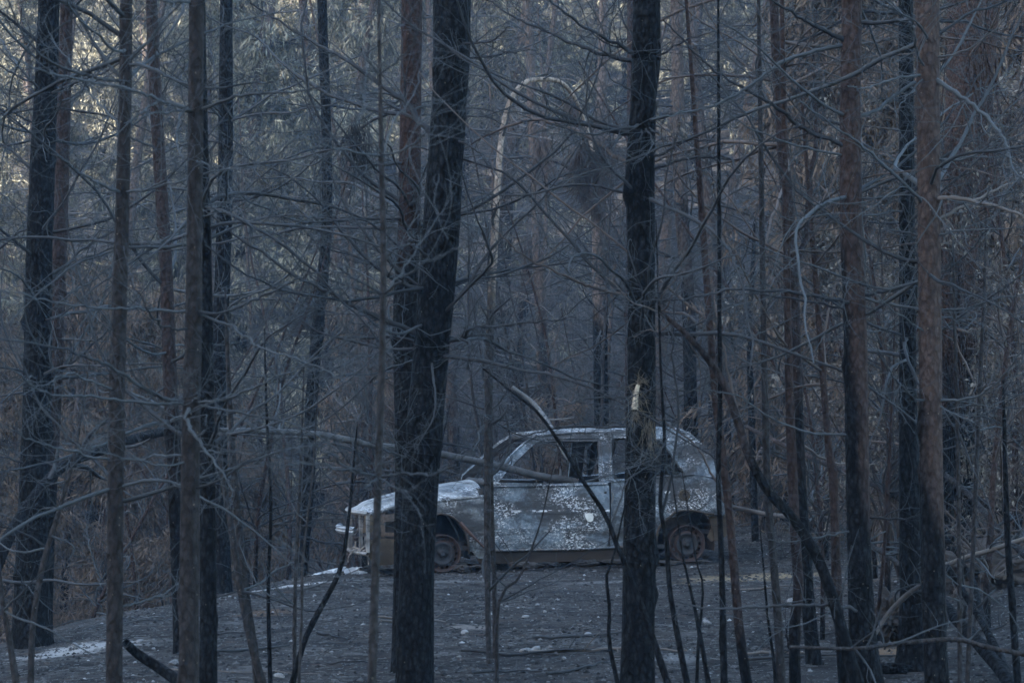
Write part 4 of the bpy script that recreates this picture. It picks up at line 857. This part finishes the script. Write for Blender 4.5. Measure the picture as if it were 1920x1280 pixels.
b.obj('melted_trim', plain('melted_plastic', (.05, .04, .035), (.30, .27, .24), 12), car, False, SH)
# seats (wire), dash tube, steering wheel
for y_ in (.42, 1.12):
    b = MB(); x0 = 1.75
    for k_ in (-.2, .2):
        b.tubes(smooth_line([(x0-.35, y_+k_, .30), (x0, y_+k_, .33), (x0+.12, y_+k_, .55), (x0+.2, y_+k_*.9, .85), (x0+.22, y_+k_*.6, .98)], 20)[None], np.full((1, 20), .014), 6)
    for t_ in np.linspace(0, 1, 9):
        b.tubes(np.linspace((x0+.02+.2*t_, y_-.19, .42+.5*t_), (x0+.02+.2*t_, y_+.19, .42+.5*t_), 8)[None]+np.array([0, 0, 0])+np.stack([.02*np.sin(np.arange(8)), 0*np.arange(8), 0*np.arange(8)], 1)[None], np.full((1, 8), .005), 4)
        b.tubes(np.linspace((x0-.35+.35*t_, y_-.19, .31), (x0-.35+.35*t_, y_+.19, .31), 6)[None], np.full((1, 6), .005), 4)
    b.obj('seat_frame', C_rust, car, True, SH)
b = MB(); an = np.linspace(0, 2*math.pi, 30); b.tubes(np.stack([1.33+.06*np.sin(an), 1.1+.17*np.cos(an), .80+.16*np.sin(an)], 1)[None], np.full((1, 30), .010), 6)
bar((1.33, 1.1, .80), (1.08, 1.1, .62), .018); b.tubes(np.linspace((1.33, .93, .8), (1.33, 1.27, .8), 6)[None], np.full((1, 6), .010), 6); b.obj('steering_wheel', C_dark, car, True, SH)
# wheels: bare steel rims, no tyres
def rim_mesh():
    prof = [(.190, .0), (.188, -.012), (.178, -.012), (.170, .006), (.160, .020), (.156, .022), (.132, .022), (.124, .018), (.112, -.010), (.098, -.014), (.086, .004), (.060, .012), (.034, .004), (.030, -.018), (.0, -.020)]
    S = 64; an = np.arange(S)*2*math.pi/S; b = MB()
    ring = np.array([[[r_*math.cos(a), y_, r_*math.sin(a)] for a in an] for r_, y_ in prof]); idx = np.arange(len(prof)*S).reshape(-1, S)
    fa, fb_ = [], []
    for i in range(len(prof)-1):
        for j in range(S):
            q = [idx[i, j], idx[i, (j+1) % S], idx[i+1, (j+1) % S], idx[i+1, j]]
            if prof[i][0] == .156 and j % 4 in (1, 2): continue
            (fa if prof[i][0] > .12 else fb_).append(q)
    b.add(ring.reshape(-1, 3), fa, 0); b.add(ring.reshape(-1, 3), fb_, 1)
    outer = [(.190, 0), (.176, .02), (.160, .05), (.160, .13), (.186, .15), (.190, .152)]
    ring = np.array([[[r_*math.cos(a), y_, r_*math.sin(a)] for a in an] for r_, y_ in outer]); idx = np.arange(len(outer)*S).reshape(-1, S); a, c_ = idx[:-1], idx[1:]
    b.add(ring.reshape(-1, 3), np.stack([a, np.roll(a, -1, 1), np.roll(c_, -1, 1), c_], -1).reshape(-1, 4), 0)
    dr_ = np.array([[[.128*math.cos(a_), .06, .128*math.sin(a_)] for a_ in an], [[0, .06, 0]]*S]); idx = np.arange(2*S).reshape(2, S)
    b.add(dr_.reshape(-1, 3), np.stack([idx[0], np.roll(idx[0], -1), idx[1], idx[1]], -1), 1)
    hub = MB()
    hub.tubes(np.array([[[0, .03, 0], [0, -.03, 0], [0, -.035, 0]]]), np.array([[.034, .030, .02]]), 14, 0, True)
    for a in np.arange(4)*math.pi/2+.4: hub.tubes(np.array([[[.055*math.cos(a), .02, .055*math.sin(a)], [.055*math.cos(a), -.012, .055*math.sin(a)]]]), np.full((1, 2), .009), 6, 0, True)
    bd = MB(); t_ = np.linspace(0, 2*math.pi, 65); bd.tubes(np.stack([.183*np.cos(t_), np.full(65, -.013), .183*np.sin(t_)], 1)[None], np.full((1, 65), .007)*(1+.3*rng.random((1, 65))), 6)
    return b.mesh('rim', [C_wheel, C_wdark]), hub.mesh('hub', C_wdark), bd.mesh('bead_wire', C_wheel)
RM = rim_mesh()
for (cxp, cyp) in ((829, 1037), (1288, 1019)):
    X_, Z_ = CP(cxp, cyp)
    for side in (0, 1):
        wh = bpy.data.objects.new('wheel', RM[0]); col.objects.link(wh); wh.parent = car
        wh.location = Vector((X_, .03 if not side else CW-.03, Z_))-Vector(SH)
        wh.rotation_euler = (0, rng.uniform(0, 6), 0 if not side else math.pi)
        for nm, me in (('hub', RM[1]), ('bead_wire', RM[2])):
            o = bpy.data.objects.new(nm, me); col.objects.link(o); o.parent = wh

# ---------------------------------------------------------------- background forest
g3 = np.random.default_rng(5)
def pine_variant(H, r0, nb, bl, tw, foliage=0, leafm=None, sub=3, lean=.02):
    ln = grow(np.zeros((1, 3)), np.array([[g3.normal(0, lean), g3.normal(0, lean), 1.0]]), np.array([H]), 40, .15, .012, .05, g3); rd = (r0*np.linspace(1, .22, 40)*(1+.25*np.exp(-np.arange(40)/.8)))[None]
    tb = MB(); tb.tubes(ln, rd, 12)
    b = MB(); zf = np.sort(g3.uniform(.06, .97, nb)); pos = zf*39; i = np.minimum(pos.astype(int), 38)
    P0 = ln[0][i]*(1-(pos-i))[:, None]+ln[0][i+1]*(pos-i)[:, None]; az = g3.uniform(0, 6.28, nb); el = np.radians(g3.uniform(-25, 30, nb))
    D0 = np.stack([np.cos(az)*np.cos(el), np.sin(az)*np.cos(el), np.sin(el)], 1); L = bl*g3.uniform(.4, 1.1, nb)*(1.1-.75*zf)
    Q = grow(P0, D0, L, 10, g3.uniform(-.6, .6, nb), .07, .3, g3); r = np.minimum(.005+.005*L, .018); Rq = r[:, None]*np.linspace(1, .35, 10)[None]
    b.tubes(Q, Rq, 4)
    Q2, R2, L2 = side_shoots(Q, Rq, tw, .12, 1, (30, 70), (.2, .55), L, 7, .1, .10, .6, .5, g3, .5, .0028); b.tubes(Q2, R2, 3)
    Q3, R3, L3 = side_shoots(Q2, R2, sub, .2, 1, (30, 65), (.25, .6), L2, 5, -.2 if foliage else .15, .12, .6, .7, g3, .8, .0026); b.tubes(Q3, R3, 3)
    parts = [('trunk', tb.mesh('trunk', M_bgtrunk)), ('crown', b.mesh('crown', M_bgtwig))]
    if foliage:
        lf = MB(); n = foliage; pi = g3.integers(0, len(Q3), n); kk = g3.uniform(.2, 1, n)*4; i = np.minimum(kk.astype(int), 3)
        p = Q3[pi, i]+g3.normal(0, .08, (n, 3)); d = unit(unit(Q3[pi, -1]-Q3[pi, 0])+g3.normal(0, .5, (n, 3))+np.array([0, 0, -1.2])); s_ = unit(np.cross(d, g3.normal(0, 1, (n, 3))))
        l = g3.uniform(.10, .26, n)[:, None]; wd = g3.uniform(.008, .018, n)[:, None]
        V = np.stack([p, p+d*l*.5+s_*wd, p+d*l, p+d*l*.5-s_*wd], 1).reshape(-1, 3); lf.add(V, np.arange(4*n).reshape(n, 4))
        parts.append(('foliage', lf.mesh('foliage', leafm, False)))
    return parts
def plant_tree(name, parts, x, y, s, label, cat, group, rz=None, sink=.1, tilt=.03):
    r = empty(name, (x, y, gz(x, y)-sink), g3.uniform(0, 6.28) if rz is None else rz); r.scale = (s, s, s*g3.uniform(.9, 1.15))
    r.rotation_euler.x = g3.normal(0, tilt); r.rotation_euler.y = g3.normal(0, tilt)
    tag(r, label, cat, group)
    for nm, me in parts:
        o = bpy.data.objects.new(nm, me); col.objects.link(o); o.parent = r
    return r
BARE = [pine_variant(13+i, .13+.015*(i % 3), 120, 3.0, 10, sub=4) for i in range(4)]
THIN = [pine_variant(10+i, .06, 80, 2.0, 9) for i in range(3)]
SCOR = [pine_variant(14+2*i, .16, 100, 3.4, 7, 36000, M_leaf_tan, 2) for i in range(3)]
BRWN = [pine_variant(8+i, .10, 90, 2.6, 7, 20000, M_leaf_brown, 2) for i in range(2)]
def scatter(n, y0, y1, mind, xr=1.45, power=1.0):
    pts = []; tries = 0
    while len(pts) < n and tries < n*40:
        tries += 1; y = y0+(y1-y0)*g3.uniform()**power; x = g3.uniform(-1, 1)*(y*960/F*xr+.8)
        if all((x-a)**2+(y-b)**2 > mind**2 for a, b in pts): pts.append((x, y))
    return pts
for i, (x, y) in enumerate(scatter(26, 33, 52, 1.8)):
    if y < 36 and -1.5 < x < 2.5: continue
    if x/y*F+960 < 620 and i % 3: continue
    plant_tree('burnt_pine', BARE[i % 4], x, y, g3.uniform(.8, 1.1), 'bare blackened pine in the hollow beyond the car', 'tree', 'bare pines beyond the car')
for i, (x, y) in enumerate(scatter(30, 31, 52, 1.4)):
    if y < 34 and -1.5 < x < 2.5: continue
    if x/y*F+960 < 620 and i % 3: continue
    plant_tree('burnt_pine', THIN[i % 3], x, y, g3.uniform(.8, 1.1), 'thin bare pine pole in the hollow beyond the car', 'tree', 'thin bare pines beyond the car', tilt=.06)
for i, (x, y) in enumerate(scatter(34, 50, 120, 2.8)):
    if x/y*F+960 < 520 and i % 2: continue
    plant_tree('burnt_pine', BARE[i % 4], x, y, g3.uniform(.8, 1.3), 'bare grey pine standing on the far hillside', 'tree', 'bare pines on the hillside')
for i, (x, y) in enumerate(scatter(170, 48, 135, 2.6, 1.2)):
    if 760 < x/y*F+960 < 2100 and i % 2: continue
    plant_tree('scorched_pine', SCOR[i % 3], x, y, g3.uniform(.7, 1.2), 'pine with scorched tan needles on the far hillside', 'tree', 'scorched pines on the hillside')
for px, d, s in [(60, 29, .55), (180, 31, .6), (300, 30, .5), (120, 35, .7), (480, 33, .5), (250, 38, .7), (20, 40, .8), (700, 37, .6), (850, 38, .55), (1000, 36, .45), (380, 36, .6)]:
    plant_tree('burnt_thicket', BRWN[px % 2], (px-960)/F*d, d, s, 'brown leaved burnt shrub in the hollow left of the car', 'shrub', 'brown shrubs beyond the car')
for px, d, s in [(1680, 27, .9), (1850, 29, 1.0), (1560, 31, .9), (1760, 34, 1.1), (1930, 26, .9), (1450, 36, .9)]:
    plant_tree('burnt_thicket', BRWN[px % 2], (px-960)/F*d, d, s, 'dark brown leaved tree crowding the right background', 'tree', 'dark brown trees at the right')
# bushes with crisp pale leaves
def bush(n, H, W_):
    b = MB(); k = 16; Q = grow(np.zeros((k, 3)), np.stack([g3.normal(0, .3, k), g3.normal(0, .3, k), np.ones(k)], 1), g3.uniform(.6, 1, k)*H, 10, .3, .06, .25, g3); Rq = np.full((k, 1), .016)*np.linspace(1, .3, 10)[None]; b.tubes(Q, Rq, 5)
    Q2, R2, L2 = side_shoots(Q, Rq, 14, .2, 1, (30, 70), (.3, W_), None, 7, .1, .1, .6, .6, g3); b.tubes(Q2, R2, 3)
    Q3, R3, L3 = side_shoots(Q2, R2, 4, .2, 1, (30, 70), (.15, .4), None, 4, .1, .1, .5, .7, g3); b.tubes(Q3, R3, 3)
    lf = MB(); pi = g3.integers(0, len(Q3), n); i = g3.integers(1, 4, n); p = Q3[pi, i]+g3.normal(0, .03, (n, 3)); d = unit(g3.normal(0, 1, (n, 3))+np.array([0, 0, -.8])); s_ = unit(np.cross(d, g3.normal(0, 1, (n, 3)))); l = g3.uniform(.03, .06, n)[:, None]; wd = l*.22
    lf.add(np.stack([p, p+d*l*.5+s_*wd, p+d*l, p+d*l*.5-s_*wd], 1).reshape(-1, 3), np.arange(4*n).reshape(n, 4))
    return [('stems', b.mesh('stems', M_twigb)), ('foliage', lf.mesh('foliage', M_leaf_bush, False))]
BU = [bush(9000, 4.6, 1.0), bush(6000, 3.4, .9)]
plant_tree('scorched_bush', BU[0], *(np.array([(1690-960)/F*20.5, 20.5])), .9, 'tall bush with crisp pale brown leaves between the two brown pines', 'bush', None)
plant_tree('scorched_bush', BU[1], *(np.array([(1905-960)/F*18.5, 18.5])), .9, 'bush with curled pale leaves at the right edge', 'bush', None)
plant_tree('scorched_bush', BU[1], *(np.array([(1640-960)/F*25, 25])), 1.2, 'dull leaved bush further back behind the half brown pine', 'bush', None)
plant_tree('scorched_bush', BU[0], *(np.array([(1890-960)/F*23.5, 23.5])), .8, 'dark leafy bush behind the stringybark stems', 'bush', None)
# ---------------------------------------------------------------- ground litter and stones
g4 = np.random.default_rng(9)
def pebbles(n, y0, y1, s0, s1, xw=1.15):
    y = g4.uniform(y0, y1, n); x = g4.uniform(-1, 1, n)*(y*960/F*xw)
    ok = edge_dist(x, y) < .1; x, y = x[ok], y[ok]; z = ground(x, y); n = len(x); s = s0+(s1-s0)*g4.uniform(0, 1, n)**3
    base = np.array([[1, 0, 0], [0, 1, 0], [-1, 0, 0], [0, -1, 0], [0, 0, .6], [0, 0, -.6]], float); tri = np.array([[0, 1, 4], [1, 2, 4], [2, 3, 4], [3, 0, 4], [1, 0, 5], [2, 1, 5], [3, 2, 5], [0, 3, 5]])
    v = base[None]*g4.uniform(.6, 1.3, (n, 6, 3))*s[:, None, None]; a = g4.uniform(0, 6.28, n); ca, sa = np.cos(a)[:, None], np.sin(a)[:, None]
    v = np.stack([v[..., 0]*ca-v[..., 1]*sa, v[..., 0]*sa+v[..., 1]*ca, v[..., 2]], -1)+np.stack([x, y, z+s*.15], 1)[:, None]
    f = (tri[None]+6*np.arange(n)[:, None, None]).reshape(-1, 3); return v.reshape(-1, 3), f
m = N('gravel'); ri = m.geo.outputs['Random Per Island']
c = m.mix(m.ramp(ri, .2, .7), (.012, .012, .012), (.075, .073, .071)); c = m.mix(m.math('MULTIPLY', m.ramp(ri, .91, .98), m.ramp(m.noise(1.7, 3, 'World'), .42, .65)), c, (.33, .33, .325)); M_grav = m.base(c, .85, .2)
b = MB(); v, f = pebbles(42000, 12, 34, .004, .024); b.add(v, f); tag(b.obj('gravel', M_grav, None, False), kind='stuff')
b = MB(); n = 420; y = g4.uniform(12.5, 33, n); x = g4.uniform(-1, 1, n)*y*960/F*1.1; ok = edge_dist(x, y) < 0; x, y = x[ok], y[ok]; n = len(x)
a = g4.uniform(0, 6.28, n); Q = grow(np.stack([x, y, ground(x, y)+.012], 1), np.stack([np.cos(a), np.sin(a), 0*a], 1), g4.uniform(.05, .3, n), 5, 0, .06, .25, g4); Q[..., 2] = ground(Q[..., 0], Q[..., 1])+.008+.02*g4.random(Q.shape[:2]); b.tubes(Q, g4.uniform(.0015, .004, n)[:, None]*np.ones((1, 5)), 4)
n = 5200; y = g4.uniform(12.5, 32, n); x = g4.uniform(-1, 1, n)*y*960/F*1.1; ok = (edge_dist(x, y) < 0) & (fbm(np.stack([x*.9, y*.9, 0*x], 1), 3) > -.05); x, y = x[ok], y[ok]; n = len(x); a = g4.uniform(0, 6.28, n)
Q = grow(np.stack([x, y, 0*x], 1), np.stack([np.cos(a), np.sin(a), 0*a], 1), g4.uniform(.03, .13, n), 3, 0, .1, .2, g4); Q[..., 2] = ground(Q[..., 0], Q[..., 1])+.006; b.tubes(Q, g4.uniform(.001, .0028, n)[:, None]*np.ones((1, 3)), 3, 1)
tag(b.obj('twig_litter', [M_twigd, M_bone]), kind='stuff')
def stone_mesh(seed):
    n = 14; th, ph = np.meshgrid(np.linspace(0, math.pi, n), np.linspace(0, 2*math.pi, 2*n, endpoint=False), indexing='ij'); v = np.stack([np.sin(th)*np.cos(ph), np.sin(th)*np.sin(ph), np.cos(th)], -1)
    v = v*(1+.28*fbm(v*1.3+seed*5.1, 3))[..., None]; pl = unit(np.random.default_rng(seed).normal(0, 1, (7, 3)))
    for q in pl: v = v-np.maximum((v@q)-.72, 0)[..., None]*q
    v = v*np.array([1, .8, .6]); i = np.arange(n*2*n).reshape(n, 2*n); a, c_ = i[:-1], i[1:]; b = MB(); b.add(v.reshape(-1, 3), np.stack([a, c_, np.roll(c_, -1, 1), np.roll(a, -1, 1)], -1).reshape(-1, 4)); return b.mesh('stone', M_stone)
M_stone = plain('pale_stone', (.075, .075, .075), (.22, .217, .213), 5, bump=.4)
ST = [stone_mesh(i+1) for i in range(5)]
def stone(px, py, rp, label, group=None, k=0):
    d = 1.63*F/(py-760); 
    for _ in range(4):
        x = (px-960)/F*d; d = (CAMZ-gz(x, d))*F/(py-760)
    r = rp/F*d; o = bpy.data.objects.new('stone', ST[k % 5]); col.objects.link(o); x = (px-960)/F*d
    o.location = (x, d, gz(x, d)+r*.3); o.scale = (r, r, r); o.rotation_euler = (g4.normal(0, .25), g4.normal(0, .25), g4.uniform(0, 6.28)); tag(o, label, 'stone', group)
for k, (px, py, rp, lb) in enumerate([(329, 1245, 12, 'rounded pale stone between the two near parallel trunks'), (525, 1268, 11, 'pale stone right of the bottom left stem clump'), (22, 1166, 13, 'pale boulder at the left edge by the black pine foot'),
        (987, 1222, 13, 'grey angular stone, left of the touching pair before the car'), (1004, 1219, 11, 'grey angular stone, right of the touching pair before the car'), (1103, 1192, 11, 'flat pale stone left of the stub pine foot'),
        (176, 1116, 9, 'grey stone on the lip of the ground at the left'), (318, 1098, 10, 'pale stone on the lip beside the near right parallel trunk'), (1325, 1168, 10, 'grey stone right of the stub pine'), (872, 1187, 10, 'flat stone close right of the thick black pine'),
        (1480, 1127, 9, 'small white stone among the stems on the right'), (145, 1213, 10, 'pale flat stone at the lower left'), (265, 1204, 9, 'flat whitish stone between the slender pine and the near trunk'), (985, 1156, 7, 'small white stone in the bare ground before the car door')]): stone(px, py, rp, lb, None, k)
for k in range(70): 
    py = 1085+195*g4.uniform()**.8; px = g4.uniform(20, 1900)
    if px < 400 and py < 1140: continue
    stone(px, py, g4.uniform(1.5, 5.5), 'small pale stone lying loose in the ash', 'small stones in the ash', k)
M_deb = plain('burnt_debris', (.006, .006, .006), (.045, .040, .037), 12, bump=.8)
for k, (px, py, d_) in enumerate([(868, 1066, 24.8), (905, 1061, 24.85), (985, 1059, 24.95), (1030, 1058, 25.0), (1100, 1055, 25.05), (1160, 1052, 25.1), (1245, 1055, 25.2), (1315, 1052, 25.3), (700, 1066, 24.6), (735, 1066, 24.7)]):
    o = lump('car_debris', 'low heap of burnt debris and ash under the edge of the wrecked car', 'debris', px, py, d_, g4.uniform(.07, .17), g4.uniform(.05, .10), g4.uniform(.015, .04), M_deb, 20+k, .8, 3.5, 26); o['group'] = 'debris heaps under the car'
for k in range(26):
    py = 1085+185*g4.uniform(); px = g4.uniform(150, 1850); d = 1.63*F/(py-760); x = (px-960)/F*d; L = g4.uniform(.3, 1.3); a = g4.uniform(-.9, .9)
    Q = grow(np.array([[x, d, 0]]), np.array([[math.cos(a), math.sin(a), 0]]), np.array([L]), 14, 0, .13, .3, g4)[0]; r_ = g4.uniform(.004, .011)
    Q[:, 2] = ground(Q[:, 0], Q[:, 1])+r_+.03*np.abs(fbm(np.stack([np.arange(14)*.3+k, np.zeros(14), np.zeros(14)], 1), 2))
    if (edge_dist(Q[:, 0], Q[:, 1]) > -.1).any(): continue
    b = MB(); b.tubes(Q[None], (r_*np.linspace(1.1, .5, 14)*(1+.3*g4.random(14)))[None], 6, 0, True)
    q2, r2, _ = side_shoots(Q[None], np.full((1, 14), r_), 3, .2, .9, (30, 70), (.1, .3), None, 5, 0, .15, .4, .3, g4); q2[..., 2] = np.maximum(q2[..., 2], ground(q2[..., 0], q2[..., 1])+.005); b.tubes(q2, r2, 4)
    o = b.obj('fallen_stick', M_twigd if k % 4 else M_pale); tag(o, 'charred stick with side twigs lying on the burnt ground' if k % 4 else 'pale dead stick with side twigs lying on the burnt ground', 'stick', 'charred sticks on the ground' if k % 4 else 'pale sticks on the ground')
# white ash streak and melted metal by the car nose
def streak(name, label, cat, pts, mat, kink=.3):
    b = MB(); q = np.array(pts, float); L = 60; ln = smooth_line(np.stack([q[:, 0], q[:, 1], q[:, 2]], 1), L); V = []
    for i, (px, py, hw) in enumerate(ln):
        d = 1.63*F/(py-760)
        for _ in range(4): x = (px-960)/F*d; d = (CAMZ-gz(x, d))*F/(py-760)
        hw = hw*(.6+.8*g4.uniform()); 
        for s_, h_ in ((-1, -.01), (-.6, .03), (.6, .035), (1, -.01)):
            yy = d+s_*hw; V.append((x, yy, gz(x, yy)+h_))
    i_ = np.arange(L-1)[:, None]*4+np.arange(3)[None]; b.add(V, np.stack([i_, i_+1, i_+5, i_+4], -1).reshape(-1, 4)); o = b.obj(name, mat); return tag(o, label, cat)
M_white = plain('white_ash', (.45, .45, .45), (.82, .81, .80), 12)
streak('ash_streak', 'thin white ash streak running along the ground to the car nose', 'ash', [(458, 1085, .10), (500, 1081, .34), (545, 1078, .42), (590, 1074, .36), (630, 1070, .3), (648, 1068, .15)], M_white)
streak('melted_metal', 'bright puddle of melted metal under the car nose', 'metal', [(648, 1071, .2), (660, 1069, .45), (674, 1070, .4), (690, 1072, .12)], plain('melted_metal', (.35, .36, .37), (.8, .8, .8), 14, .4, .5))

# ---------------------------------------------------------------- smoky air
hz = MB(); hz.box((0, 15, 36), (240, 225, 44)); ho = hz.obj('haze', None or bpy.data.materials.new('haze'), None, False); tag(ho, kind='stuff')
hm = ho.data.materials[0]; hm.use_nodes = True; t = hm.node_tree; t.nodes.remove(t.nodes["Principled BSDF"])
pv = t.nodes.new("ShaderNodeVolumePrincipled"); pv.inputs['Color'].default_value = (.42, .68, 1, 1); pv.inputs['Density'].default_value = .0007; pv.inputs['Anisotropy'].default_value = .2
t.links.new(pv.outputs[0], t.nodes["Material Output"].inputs['Volume'])
